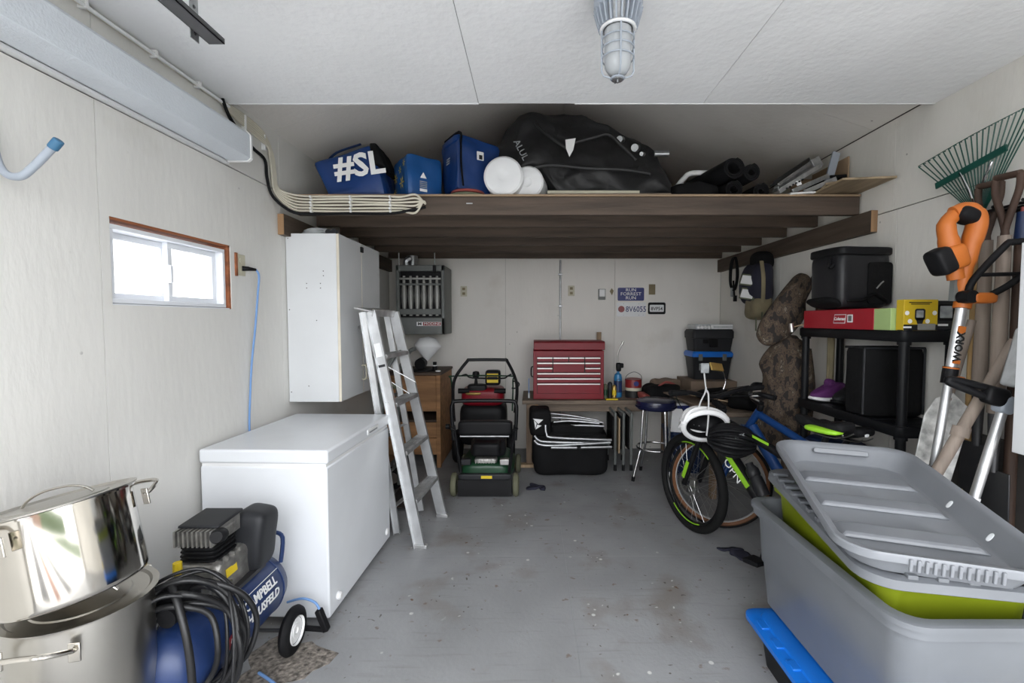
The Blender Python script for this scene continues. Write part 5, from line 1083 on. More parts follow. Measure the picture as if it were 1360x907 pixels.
# ---- helmets hung on the handlebar, mirror
def helmet(root, M, m_shell, m_in, strap=None):
    rings = []; n = 28
    hm = MB()
    for k in range(7):          # ribs front to back over a dome
        a = R(-66 + 22 * k)
        pts = []
        for i in range(13):
            t = R(-90 + 15 * i); x = .145 * math.sin(t); c = math.cos(t)
            pts.append(M @ Vector((x, .105 * math.sin(a) * (c ** .6 if c > 0 else 0), .125 * math.cos(a) * max(c, 0) ** .8 + .0)))
        hm.tube(pts, .015 if abs(k - 3) < 3 else .02, 8, flat=.75)
    sh = hm.build('shell', m_shell, root)
    MB().lathe([(.108, 0), (.104, .05), (.08, .09), (.045, .108), (0, .114), (0, .10), (.04, .095), (.07, .078), (.09, .045), (.094, 0), (.108, 0)], M @ Matrix.Diagonal((1.25, .92, 1, 1)), 28).build('liner', m_in, root)
    MB().tube([M @ Vector((.143 * math.cos(2 * math.pi * k / 20), .108 * math.sin(2 * math.pi * k / 20), .0)) for k in range(20)], .017, 8, sm=2, closed=True, flat=.8).build('rim_band', m_shell, root)
h1 = thing('bicycle_helmet', 'white and black bicycle helmet hanging by its strap on handlebar', 'helmet', (1.06, 2.78, .70))
helmet(h1, mx((1.065, 2.77, .80), (-62, 12, 10)), 'white_plastic', 'black_plastic')
MB().tube([(1.06, 2.74, .75), (1.065, 2.73, .86), (1.065, 2.735, 1.0), (1.06, 2.76, 1.03), (1.05, 2.77, 1.13)], .011, 6, sm=5, flat=.3).build('strap', 'white_print', h1)
MB().tube([(1.0, 2.76, .86), (1.02, 2.745, .95), (1.045, 2.74, 1.01), (1.06, 2.76, 1.04)], .009, 6, sm=5, flat=.3).build('strap', 'white_print', h1)
MB().box(1.025, 1.075, 2.752, 2.764, 1.13, 1.19).build('buckle_tag', 'screen_grey', h1, .004)
h2 = thing('bicycle_helmet', 'black bicycle helmet hanging on the front of nearest bike', 'helmet', (1.2, 2.70, .70))
helmet(h2, mx((1.185, 2.68, .735), (60, 5, -15)) @ Matrix.Scale(.82, 4), 'black_plastic', 'black_plastic')
text('lettering', 'TREK', .028, WM(h2).inverted() @ mx((1.19, 2.585, .785), (80, -15, 0)), 'screen_grey', h2)
mi = thing('bike_mirror', 'small square mirror on a stalk above the bike handlebars', 'mirror', (1.3, 2.95, 1.0))
MB().tube([(1.25, 2.96, 1.0), (1.26, 2.95, 1.06), (1.235, 2.94, 1.12)], .004, 6, sm=4).build('stalk', 'chrome', mi)
MB().ob((1.19, 2.93, 1.15), (.10, .012, .055), (-30, 8, 20)).build('mirror_head', 'brass', mi, .004)
tag(MB().blob((.10, .16, .02), mx((1.29, 2.72, .012), (0, 0, 30)), 3, .01, 20, 4).blob((.16, .05, .02), mx((1.25, 2.80, .012), (0, 0, -10)), 3, .01, 20, 5).build('strap_end', 'navy_cloth'), 'dark blue cloth strap on floor below the bike pedal', 'strap')

# ---- black plastic shelving along the right wall
sf = thing('shelf_unit', 'black plastic shelving unit against the right wall', 'shelf', (1.95, 2.62, 0))
sx0, sx1, sy0, sy1 = 1.785, 2.085, 2.19, 3.06
for z in (.06, .50, .93, 1.40):
    m = MB(); w, d = sx1 - sx0, sy1 - sy0; c = ((sx0 + sx1) / 2, (sy0 + sy1) / 2)
    t = m.loft([[(c[0] + x, c[1] + y, zz) for x, y in rrect(w + s, d + s, .03)] for zz, s in ((z - .055, -.01), (z - .045, 0), (z - .004, 0), (z, -.006))]).build('shelf_tier', 'grey_shelf_plastic', sf)
    for k in range(7): MB().box(sx0 + .03, sx1 - .03, sy0 + .07 + k * .115, sy0 + .085 + k * .115, z, z + .002).build('slat', 'grey_shelf_plastic', t)
for x in (sx0 + .035, sx1 - .035):
    for y in (sy0 + .035, sy1 - .035):
        p = MB().lathe([(0, 0), (.022, 0), (.022, 1.40), (0, 1.40)], mx((x, y, 0)), 18).build('post', 'grey_shelf_plastic', sf)
        for z in (.50, .93, 1.40): MB().cyl((x, y, z - .07), (x, y, z + .004), .029, n=18).build('collar', 'grey_shelf_plastic', p)
TZ = 1.401
rb = thing('stove_box', 'long red carton with green end on the shelf top', 'box', (1.83, 2.62, TZ))
MB().box(1.775, 1.865, 2.37, 2.98, TZ, TZ + .112).build('carton', 'red_bright', rb, .003)
MB().box(1.776, 1.864, 2.258, 2.37, TZ, TZ + .110).build('green_end', 'box_green', rb, .003)
Ms = lambda y, z, x=1.7745: mx((x, y, z)) @ Matrix(((0, 0, -1, 0), (-1, 0, 0, 0), (0, 1, 0, 0), (0, 0, 0, 1)))
lg = MB().prism([(-.055, -.026), (.045, -.026), (.055, .026), (-.045, .026)], 0, .001, Ms(2.63, TZ + .058)).build('logo_panel', 'plate_white', rb, smooth=0)
MB().prism([(-.050, -.022), (.041, -.022), (.050, .022), (-.041, .022)], 0, .001, Ms(2.63, TZ + .058, 1.7735)).build('logo_field', 'red_bright', rb, smooth=0)
text('lettering', 'Coleman', .026, WM(rb).inverted() @ Ms(2.63, TZ + .058, 1.7722), 'white_print', rb, shear=.2, bold=.0006)
s_ = MB().prism(rrect(.044, .044, .003), 0, .001, Ms(2.545, TZ + .06)).build('sticker', 'white_print', rb, smooth=0)
MB().prism(rrect(.026, .03, .003), 0, .001, Ms(2.545, TZ + .06, 1.7735)).build('sticker_print', 'heater_grey', s_, smooth=0)
yb = thing('finder_box', 'yellow fish finder carton standing on the shelf corner', 'box', (1.875, 2.24, TZ))
MB().box(1.797, 1.962, 2.205, 2.252, TZ, TZ + .15).build('carton', 'box_yellow', yb, .002)
FF = lambda x, z, y=2.2045: mx((x, y, z), (90, 0, 0))
MB().prism(rrect(.165, .028, .002), 0, .001, FF(1.8795, TZ + .015)).build('black_band', 'black_print', yb, smooth=0)
MB().prism(rrect(.085, .03, .002), 0, .0012, FF(1.9070, TZ + .018, 2.2035)).build('grey_band', 'heater_tube', yb, smooth=0)
MB().prism(rrect(.05, .055, .01), 0, .001, FF(1.8750, TZ + .078)).prism([(-.012, -.045), (.012, -.045), (.02, -.02), (-.02, -.02)], 0, .001, FF(1.8750, TZ + .078)).build('printed_device', 'black_print', yb, smooth=0)
MB().prism(rrect(.034, .034, .004), 0, .001, FF(1.8730, TZ + .080, 2.2032)).build('printed_screen', 'screen_grey', yb, smooth=0)
for x, z in ((1.812, .085), (1.945, .085), (1.827, .045), (1.912, .045)): MB().lathe([(0, 0), (.011, 0), (.011, .001), (0, .001)], FF(x, TZ + z), 12).build('printed_icon', 'white_print', yb)
for k in range(2): MB().box(1.82 + .01 * k, 1.93 - .01 * k, 2.2035, 2.2045, TZ + .134 - .008 * k, TZ + .138 - .008 * k).build('printed_line', 'black_print', yb)
MB().box(1.795, 1.835, 2.2032, 2.2042, TZ + .012, TZ + .02).build('printed_text_bar', 'white_print', yb)
db = thing('finder_unit', 'small dark boxed screen device beside the yellow carton', 'device', (2.0, 2.25, TZ))
MB().box(1.968, 2.075, 2.215, 2.27, TZ, TZ + .145).build('case', 'dark_grey_plastic', db, .006)
MB().prism(rrect(.085, .08, .008), 0, .002, FF(2.012, TZ + .088, 2.2145)).build('bezel', 'black_plastic', db); MB().prism(rrect(.06, .058, .004), 0, .001, FF(2.008, TZ + .09, 2.212)).build('screen', 'screen_grey', db)
MB().box(1.97, 2.02, 2.2125, 2.2145, TZ + .022, TZ + .032).build('printed_bar', 'white_print', db)
co = thing('soft_cooler', 'black soft cooler bag on top of the red carton', 'cooler', (1.9, 2.76, TZ + .11))
M = mx((1.91, 2.76, TZ + .113), (0, 0, 6))
MB().blob((.33, .27, .345), M @ mx((0, 0, .175)), 7, .006, 7, 3, 14).build('body', 'bottle_grey', co)
MB().blob((.345, .285, .055), M @ mx((0, 0, .335)), 7, .005, 7, 6, 12).build('lid', 'black_plastic', co)
MB().prism(rrect(.15, .24, .02), 0, .008, M @ mx((.075, -.134, .15), (90, 0, 0))).build('front_pocket', 'black_fabric', co)
MB().ob((0, 0, 0), (.008, .006, .15)).build('printed_stripe', 'screen_grey', co).data.transform(WM(co).inverted() @ M @ mx((.115, -.1435, .17)))
MB().tube([M @ Vector(p) for p in ((.05, -.145, .12), (.075, -.148, .15), (.09, -.146, .16))], .004, 6).build('clip', 'steel', co)
MB().tube([M @ Vector(p) for p in ((-.165, -.05, .30), (-.185, -.07, .24), (-.165, -.08, .26))], .009, 6, sm=4).build('carabiner', 'black_plastic', co)
MB().blob((.10, .24, .04), M @ mx((-.16, 0, .04), (0, 30, 0)), 3, .01, 8).build('strap_fold', 'black_fabric', co)
MB().tube([M @ Vector(p) for p in ((-.14, -.10, .05), (-.05, -.15, .05), (.03, -.152, .085), (.10, -.15, .05))], .016, 8, sm=5, flat=.5).build('shoulder_strap', 'black_fabric', co)
ol = tag(MB().box(1.885, 1.965, 2.93, 3.02, TZ, TZ + .30).build('olive_case', 'olive', bev=.01), 'olive green case behind the black cooler on shelf', 'case')
# shoes on the middle shelf
def shoe(name, label, M, m_up, m_sole, group):
    t = thing(name, label, 'shoe', M.to_translation(), group=group)
    def up(q):
        u = q.x / .27 + .5; h = 1 - .62 * max(0, (min(u,1) - .42) / .58) ** .8; return (q.x, q.y * (.78 + .3 * math.sin(math.pi * min(1, u * .9 + .1))), .02 + (q.z + .05) * h)
    MB().blob((.27, .095, .10), M, 3.2, .002, 20, 1, 12, up).build('upper', m_up, t)
    MB().blob((.285, .10, .028), M @ mx((.0, 0, .014)), 4, 0, 1, 0, 10, lambda q: (q.x, q.y * (.8 + .25 * math.sin(math.pi * (q.x / .285 + .5))), q.z + .012 * max(0, q.x / .14) ** 2)).build('sole', m_sole, t)
    for k in range(4): MB().tube([M @ Vector((.0 + .022 * k, y, z - .010 * k)) for y, z in ((-.035, .095), (0, .108), (.035, .095))], .004, 6, sm=3).build('lace', m_up, t)
    MB().blob((.05, .06, .05), M @ mx((-.005, 0, .115), (0, -25, 0)), 3, seg=8).build('tongue', m_up, t)
shoe('running_shoe', 'purple running shoe with white sole on middle shelf', mx((1.90, 2.90, .935), (0, 0, 195)), 'purple', 'white_plastic', 'shoes on the shelf')
shoe('running_shoe', 'black shoe overlapping the purple shoe on middle shelf', mx((1.955, 2.78, .935), (0, 0, 200)), 'dark_grey_plastic', 'black_plastic', 'shoes on the shelf')
bx = thing('fabric_bin', 'square black fabric bin on the middle shelf', 'bin', (1.92, 2.48, .935))
MB().blob((.325, .15, .37), mx((1.917, 2.475, 1.122)), 14, .004, 6, 2, 14).build('bin_body', 'black_fabric', bx)
for x in (1.757, 2.077): MB().cyl((x, 2.402, .95), (x, 2.402, 1.30), .006, n=8).build('corner_piping', 'dark_grey_plastic', bx)
MB().tube([(1.757, 2.403, 1.303), (2.077, 2.403, 1.303), (2.077, 2.547, 1.303), (1.757, 2.547, 1.303)], .006, closed=True).build('top_piping', 'dark_grey_plastic', bx)
# gear on the lower shelf
dm = thing('black_dome', 'shiny black dome with wire rim below the shelf', 'dome', (1.93, 2.28, .52))
MB().lathe([(.11, 0), (.108, .02), (.09, .07), (.055, .10), (0, .11), (0, 0), (.11, 0)], mx((1.83, 2.33, .65), (80, 0, -35)), 30).build('dome', 'bike_black', dm)
MB().torus((1.83, 2.325, .65), .113, .004, Vector((-.57, -.8, .17)), 36, 6).build('wire_rim', 'steel', dm)
tag(MB().blob((.26, .30, .22), mx((1.94, 2.42, .615)), 5, .01, 8, 3).build('machine_case', 'black_plastic'), 'black machine case on the lower shelf behind the dome', 'case')
bc = thing('gear_case', 'black ribbed gear case with metal buckles on the lower shelf', 'case', (1.94, 2.24, .5))
MB().blob((.28, .07, .15), mx((1.93, 2.205, .580)), 8, seg=8).build('body', 'black_plastic', bc)
for x in (1.84, 1.865, 1.95): MB().box(x, x + .017, 2.162, 2.172, .56, .62).build('buckle', 'steel', bc, .002)
tag(MB().blob((.26, .36, .20), mx((1.93, 2.85, .605)), 5, .012, 7, 8).build('duffel_pouch', 'bag_navy'), 'dark blue pouch at the far end of lower shelf', 'bag')

# ---- camouflage gear hung at the far end of the shelf
cg = thing('camo_bag', 'camouflage padded gun case hanging above the bikes', 'bag', (1.8, 3.2, 1.28))
def lean(q):
    u = min(1, max(0, q.z / .5 + .5)); return (q.x * (1.0 - .55 * u ** 1.5) + .24 * (u - .35) + .0, q.y, q.z)
MB().blob((.30, .16, .5), mx((1.745, 3.20, 1.53)), 2.6, .03, 8, 4, 20, lean).build('bag_body', 'camo', cg)
MB().tube([(1.90, 3.18, 1.66), (1.95, 3.17, 1.76), (1.985, 3.17, 1.775), (1.99, 3.17, 1.65), (1.98, 3.17, 1.45)], .022, 8, sm=5, flat=.4).build('strap', 'camo', cg)
cj = thing('camo_jacket', 'camouflage jacket hanging below the camouflage case', 'jacket', (1.78, 3.22, .45))
def drape(q):
    u = q.z / .9 + .5; return (q.x * (.72 + .5 * (1 - u) * u * 2 + .1 * math.sin(9 * u)) + .07 * u, q.y * (1 + .3 * math.sin(12 * q.x)), q.z)
MB().blob((.32, .20, .88), mx((1.755, 3.22, .90)), 3.2, .055, 7, 7, 22, drape).build('jacket_body', 'camo', cj)
MB().tube([(1.88, 3.15, 1.25), (1.90, 3.13, 1.0), (1.885, 3.13, .75), (1.87, 3.14, .6)], .05, 10, sm=5).build('sleeve', 'camo', cj)
MB().tube([(1.965, 2.99, 1.34), (1.965, 2.99, 1.1), (1.96, 3.0, .96)], .022, 8, sm=4).build('sleeve_end', 'khaki', cj)
fs = thing('small_hammer', 'tiny hammer with pale handle poking out left of red carton', 'hammer', (1.74, 2.98, 1.42))
MB().cyl((1.79, 3.0, 1.425), (1.71, 2.99, 1.405), .004, n=8).build('handle', 'pale_wood', fs); MB().cyl((1.70, 2.98, 1.375), (1.692, 2.98, 1.43), .016, n=12).build('head', 'steel', fs)

# ---- hanging things on the right ledger
cw = thing('hanging_cable', 'coiled black cable hanging from the right ledger', 'cable', (2.04, 4.6, 1.65))
random.seed(8)
for k in range(6): MB().tube([(2.035 + .008 * math.sin(k), 4.62 + .085 * math.cos(t_) * random.uniform(.8, 1.1), 1.92 + .165 * math.sin(t_)) for t_ in [2 * math.pi * i / 10 for i in range(10)]], .007, 8, sm=4, closed=True).build('loop', 'black_rubber', cw)
MB().tube([(2.03, 4.62, 1.85), (2.03, 4.60, 1.74), (2.03, 4.585, 1.66)], .010, 8).build('tail', 'black_rubber', cw); MB().box(2.02, 2.05, 4.57, 4.6, 1.64, 1.70).build('plug', 'black_plastic', cw, .004)
MB().box(2.02, 2.035, 4.62, 4.66, 1.69, 1.78).build('tag', 'screen_grey', cw, .002)
bp = thing('backpack', 'navy and khaki backpack with reflective patches hanging on ledger', 'backpack', (1.96, 4.0, 1.45))
MB().blob((.20, .36, .38), mx((1.97, 4.02, 1.76)), 3, .025, 6, 2, 14).build('main_pocket', 'navy_cloth', bp)
MB().blob((.17, .28, .22), mx((1.965, 3.98, 1.57), (0, 0, 0)), 3, .02, 8, 5, 12).build('lower_pocket', 'khaki', bp)
MB().blob((.15, .22, .16), mx((2.0, 4.0, 1.96)), 3, .015, 8, 6, 10).build('hood', 'black_fabric', bp)
for z in (1.80, 1.68): MB().ob((1.862, 3.955, z), (.012, .12, .075), (10, 12, 30)).build('reflective_patch', 'white_print', bp, .004); MB().ob((1.866, 3.955, z), (.010, .15, .10), (10, 12, 30)).build('patch_border', 'olive', bp, .004)
MB().tube([(1.93, 3.86, 1.95), (1.92, 3.80, 1.8), (1.93, 3.82, 1.6)], .016, 6, sm=4, flat=.4).build('shoulder_strap', 'khaki', bp)
for y, z in ((3.93, 1.36), (3.83, 1.45)): MB().tube([(1.93, y, 1.52), (1.93, y, z)], .012, 6, flat=.4).build('loose_strap', 'olive', bp)

# ---- tool rack and long tools on the right wall
rk = thing('tool_rack', 'black wire tool rack on the right wall at frame edge', 'rack', (2.05, 1.7, 1.93))
for k in range(5): MB().tube([(2.095 - .03 * k, 1.05, 1.90 + .02 * (k % 2)), (2.095 - .03 * k, 1.5, 1.925 + .02 * (k % 2)), (2.09 - .028 * k, 2.16, 1.92)], .007, 8, sm=3).build('wire', 'bike_black', rk)
for k in range(9): MB().tube([(2.095, 1.10 + .12 * k, 1.92), (1.965, 1.13 + .12 * k, 1.935)], .006).build('cross_wire', 'bike_black', rk)
ra = thing('leaf_rake', 'green metal leaf rake hung head up on right wall', 'rake', (2.04, 2.08, 0))
c = Vector((2.035, 2.10, 1.92))
tips = []
for k in range(22):
    u = k / 21; y = 2.45 - .60 * u; z = 2.262 + .075 * u + .012 * math.sin(math.pi * u); x = 2.045
    ct_ = (c.x, 2.13 - .06 * u, 1.95)
    MB().tube([ct_, (2.04, ct_[1] + (y - ct_[1]) * .6, 1.95 + (z - 1.95) * .62), (x, y, z), (2.06, y + .004, z + .004)], .0028, 5).build('tine', 'rake_green', ra)
MB().beam((2.032, 2.325, 2.125), (2.032, 1.985, 2.19), .008, .03).build('cross_bar', 'rake_green', ra)
MB().tube([(2.044, 2.45, 2.266), (2.046, 2.15, 2.313), (2.044, 1.85, 2.338)], .002, 5, sm=4).build('tip_wire', 'rake_green', ra)
for dy in (-.025, .025): MB().tube([(2.03, 2.10, 1.84), (2.025, 2.11 - dy * .4, 2.0), (2.03, 2.12 - dy * 3, 2.15)], .005, 6, sm=3).build('brace', 'chrome', ra)
MB().cyl((2.035, 2.10, 1.80), (2.035, 2.10, 1.94), .017, n=14).build('ferrule', 'chrome', ra)
MB().cyl((2.035, 2.10, 1.84), (1.99, 2.06, .02), .0155, n=14).build('handle', 'yellow_handle_wood', ra)
def dtool(label, x, y, lean, yw, L=.62):
    t = thing('garden_spade', label, 'spade', (x, y, .3), group='D-handled tools on the rack')
    top = Vector((x, y, 2.04))
    MB().cyl(top + Vector((0, -yw, 0)), top + Vector((0, yw, .008)), .014, n=14).build('grip', 'brown_handle_wood', t)
    for s in (-1, 1): MB().tube([top + Vector((0, s * yw, 0)), top + Vector((0, s * yw * .95, -.06)), top + Vector((lean * .1, s * yw * .45, -.14)), top + Vector((lean * .16, 0, -.22)), top + Vector((lean * .2, 0, -.28))], .013, 10, sm=4).build('yoke', 'brown_handle_wood', t)
    MB().cyl(top + Vector((lean * .2, 0, -.24)), top + Vector((lean * .6, 0, -.28 - L)), .022, .028, n=16).build('shaft', 'grey_handle_wood', t)
    q = top + Vector((lean * .6, 0, -.28 - L)); MB().cyl(q + Vector((0, 0, .02)), q + Vector((0, 0, -.25)), .024, .016, n=14).build('socket', 'dark_steel', t)
    MB().prism([(-.07, 0), (.07, 0), (.075, -.22), (.0, -.30), (-.075, -.22)], -.003, .003, mx(tuple(q + Vector((0, 0, -.24))), (90, 0, 90))).build('blade', 'dark_steel', t, .002)
dtool('brown D-grip spade with grey shaft, nearer the rake', 2.0, 2.02, -.01, .05)
dtool('brown D-grip spade with grey shaft, nearer the frame edge', 1.955, 1.90, -.01, .05, .70)
bh = thing('long_handle_tool', 'dark wood tool handle with blue top sleeve on rack', 'tool', (1.99, 1.87, 0))
MB().cyl((1.99, 1.868, 1.78), (1.99, 1.868, 1.89), .024, .018, 16).build('sleeve', 'bag_navy', bh); MB().cyl((1.99, 1.868, 1.79), (2.0, 1.88, .03), .0215, n=16).build('handle', 'brown_handle_wood', bh)
MB().cyl((1.99, 1.868, 1.885), (1.99, 1.868, 1.91), .007, n=10).build('hang_hook', 'dull_red', bh)
gd = thing('shovel', 'weathered grey wooden handle leaning diagonally across tools', 'shovel', (1.6, 1.72, 0))
MB().cyl((1.91, 1.80, 1.37), (1.50, 1.86, .50), .020, .024, 16).build('handle', 'grey_handle_wood', gd)
MB().cyl((1.74, 1.825, 1.02), (1.73, 1.825, .98), .030, n=16).build('worn_collar', 'grey_handle_wood', gd)
MB().prism([(-.10, .1), (.10, .1), (.11, -.14), (0, -.24), (-.11, -.14)], -.003, .003, mx((1.40, 1.87, .26), (75, 0, 15))).cyl((1.51, 1.86, .52), (1.44, 1.868, .36), .02, n=12).build('blade', 'dark_steel', gd)
ws = thing('snow_shovel', 'worn white painted shovel blade standing among the tools', 'shovel', (1.75, 1.95, .3))
n_ = []
for i in range(11):
    t_ = i / 10
    n_.append((-.085 + .17 * t_, 0))
pl = [(-.075, -.20), (.075, -.20), (.085, .12), (.07, .19), (.0, .24), (-.06, .20), (-.085, .12)]
MB().prism(pl, -.004, .004, mx((1.79, 1.98, .90), (88, 12, -12))).build('blade', 'worn_white', ws, .003)
MB().cyl((1.83, 1.99, 1.10), (1.93, 2.0, 1.45), .016, n=12).build('handle', 'grey_handle_wood', ws)
MB().prism([(-.072, -.2), (.072, -.2), (.06, -.60), (-.05, -.60)], -.004, .004, mx((1.79, 1.98, .90), (88, 12, -12))).build('blade_tip', 'worn_white', ws, .003)
# string trimmer, orange head up
wt = thing('string_trimmer', 'orange and black string trimmer with silver shaft hanging head up', 'trimmer', (1.75, 1.88, .4))
a, b = Vector((1.768, 1.88, 1.50)), Vector((1.682, 1.88, .84))
ax = (b - a).normalized()
MB().cyl(a, a.lerp(b, .45), .019, n=20).build('upper_shaft', 'aluminium', wt); MB().cyl(a.lerp(b, .44), b, .016, n=20).build('lower_shaft', 'aluminium', wt)
MB().cyl(b, b + ax * .10, .022, n=16).cyl(b + ax * .1, b + ax * .45, .014, n=12).build('collar_end', 'dark_grey_plastic', wt)
MB().lathe([(0, 0), (.09, 0), (.10, .03), (.06, .09), (0, .1)], mx(tuple(b + ax * .5), (0, 12, 0)), 24).build('cutting_head', 'dark_grey_plastic', wt)
lk = a.lerp(b, .42); MB().cyl(lk - ax * .035, lk + ax * .035, .027, n=20).build('clamp', 'black_plastic', wt); MB().blob((.05, .025, .035), mx(tuple(lk + Vector((.012, -.025, -.02)))), 4, seg=8).build('clamp_lever', 'orange', wt)
MB().cyl(lk - ax * .033, lk - ax * .027, .0278, n=20).build('clamp_ring', 'orange', wt)
# lettering along the shaft
tm = a.lerp(b, .24); ey = Vector((0, -1, 0)); ex = -ax; ez = Vector((-.0, -1, 0)); ez = (ez - ex * ez.dot(ex)).normalized(); ey = ez.cross(ex)
Mt = Matrix(((ex.x, ey.x, ez.x, tm.x), (ex.y, ey.y, ez.y, tm.y), (ex.z, ey.z, ez.z, tm.z), (0, 0, 0, 1)))
MB().beam(tm - ax * .085 + ez * .0185 , tm - ax * .055 + ez * .0185, .03, .004, ey).build('orange_label', 'orange', wt); MB().beam(tm + ax * .055 + ez * .0185, tm + ax * .07 + ez * .0185, .03, .004, ey).build('orange_label', 'orange', wt)
text('lettering', 'WORX', .045, WM(wt).inverted() @ Mt @ Matrix.Translation((0, 0, .0205)), 'black_print', wt, bold=.0015, sx=.85)
MB().cyl(a + Vector((.002, 0, .0)), a + Vector((.006, 0, .025)), .03, n=20).build('orange_collar', 'orange', wt)
MB().tube([(1.767, 1.88, 1.52), (1.767, 1.875, 1.62), (1.782, 1.87, 1.74), (1.802, 1.865, 1.84), (1.787, 1.865, 1.885), (1.757, 1.87, 1.90), (1.712, 1.875, 1.885)], [.020, .026, .032, .036, .036, .032, .03, .028], 14, sm=5).build('rear_grip', 'orange', wt)
MB().tube([(1.722, 1.88, 1.88), (1.692, 1.88, 1.84), (1.707, 1.88, 1.76), (1.722, 1.88, 1.70), (1.742, 1.88, 1.62)], [.028, .032, .036, .036, .03], 14, sm=5).build('motor_body', 'orange', wt)
MB().blob((.085, .085, .06), mx((1.757, 1.868, 1.875), (0, 25, 0)), 3, seg=8).build('rubber_overmold', 'black_rubber', wt)
MB().blob((.09, .09, .10), mx((1.712, 1.875, 1.705), (0, -20, 0)), 5, seg=8).build('battery_dock', 'orange', wt)
MB().blob((.07, .085, .11), mx((1.667, 1.87, 1.69), (0, -28, 0)), 5, seg=8).build('battery', 'black_plastic', wt)
MB().beam((1.744, 1.885, 1.68), (1.737, 1.885, 1.53), .022, .02).build('strut', 'heater_grey', wt)
MB().tube([(1.767, 1.85, 1.55), (1.772, 1.84, 1.61), (1.852, 1.80, 1.74), (1.877, 1.79, 1.755), (1.982, 1.76, 1.755), (1.994, 1.755, 1.74), (1.962, 1.77, 1.69), (1.892, 1.80, 1.60), (1.842, 1.83, 1.555)], .013, 10, sm=4).build('assist_handle', 'black_rubber', wt)
MB().cyl((1.792, 1.83, 1.632), (1.922, 1.785, 1.632), .008, n=10).build('cross_bar', 'black_plastic', wt)
MB().blob((.10, .05, .045), mx((1.812, 1.84, 1.54)), 4, seg=8).build('pivot_body', 'orange', wt); MB().cyl((1.757, 1.82, 1.545), (1.757, 1.87, 1.545), .026, n=18).build('pivot_knob', 'black_plastic', wt)
# second trimmer
w2 = thing('string_trimmer', 'grey and black trimmer leaning upright beside the white cupboard', 'trimmer', (1.7, 1.7, .3))
a, b = Vector((1.775, 1.70, 1.13)), Vector((1.68, 1.70, .78))
MB().cyl(a, b, .0165, n=18).build('shaft', 'aluminium', w2); MB().cyl(b, b + (b - a) * .35, .0185, n=18).build('lower_sleeve', 'white_plastic', w2); MB().cyl(b + (b - a) * .3, b + (b - a) * 1.8, .014, n=14).build('lower_shaft', 'aluminium', w2)
MB().lathe([(0, 0), (.08, 0), (.09, .03), (.05, .08), (0, .09)], mx(tuple(b + (b - a) * 1.8), (0, 12, 0)), 20).build('cutting_head', 'dark_grey_plastic', w2)
MB().tube([(1.79, 1.70, 1.175), (1.70, 1.71, 1.20), (1.60, 1.72, 1.225), (1.585, 1.72, 1.215), (1.70, 1.70, 1.165)], .014, 10, sm=4).blob((.09, .05, .07), mx((1.74, 1.70, 1.165), (0, 15, 0)), 4, seg=8).build('handle', 'black_plastic', w2)
MB().blob((.055, .05, .07), mx((1.775, 1.70, 1.135), (0, 15, 0)), 5, seg=8).build('shaft_clamp', 'hook_grey', w2)
MB().beam((1.80, 1.70, 1.20), (1.855, 1.70, 1.42), .06, .05).build('motor_body', 'clear_plastic', w2, .012); MB().box(1.80, 1.83, 1.672, 1.676, 1.30, 1.34).build('orange_patch', 'orange', w2, .004)
# white cupboard at the right edge
wc = thing('wall_cupboard', 'white cupboard on right wall cut by the frame edge', 'cupboard', (1.9, 1.4, .98))
MB().box(1.705, XR - .002, 1.20, 1.585, .985, 1.72).build('carcass', 'white_laminate', wc, .002); MB().box(1.688, 1.704, 1.202, 1.584, .987, 1.718).build('door', 'white_laminate', wc, .002)
MB().tube([(1.688, 1.25, 1.3), (1.665, 1.25, 1.305), (1.665, 1.25, 1.395), (1.688, 1.25, 1.40)], .005, sm=3).build('handle', 'ivory', wc)
# dark board and sill behind the tools
tag(MB().ob((2.03, 1.72, .48), (.02, .95, .90), (0, 4, 0)).build('dark_board_sheet', 'dark_board'), 'dark brown board leaning on right wall behind the tools', 'board')
tag(MB().box(1.82, 1.92, 1.25, 2.12, .0, .09).build('timber_sill', 'worn_white', bev=.004), 'pale timber length on floor along right wall', 'timber')

# ---- plastic totes
def ring(w, l, r, z, n=6): return [(x, y, z) for x, y in rrect(w, l, r, n)]
def tote(root, M, w, l, h, m_, taper=.07, rim=.03, ledge=True):
    r = .07; m = MB()
    m.loft([ring(w - taper - .03, l - taper - .03, r * .8, 0), ring(w - taper, l - taper, r, .015), ring(w - taper * .62, l - taper * .62, r, h * .42), ring(w - taper * .45, l - taper * .45, r, h * .44), ring(w - .012, l - .012, r, h - .055), ring(w + rim * .4, l + rim * .4, r, h - .05), ring(w + rim, l + rim, r + .01, h - .045), ring(w + rim, l + rim, r + .01, h - .022), ring(w + rim * 1.5, l + rim * 1.5, r + .012, h - .02), ring(w + rim * 1.5, l + rim * 1.5, r + .012, h - .004), ring(w + rim, l + rim, r + .01, h), ring(w - .02, l - .02, r, h), ring(w - .03, l - .03, r, h - .03), ring(w - taper - .02, l - taper - .02, r, .02), ring(w - taper - .06, l - taper - .06, r * .7, .012)], cap=True, M=M)
    return m.build('tub', m_, root)
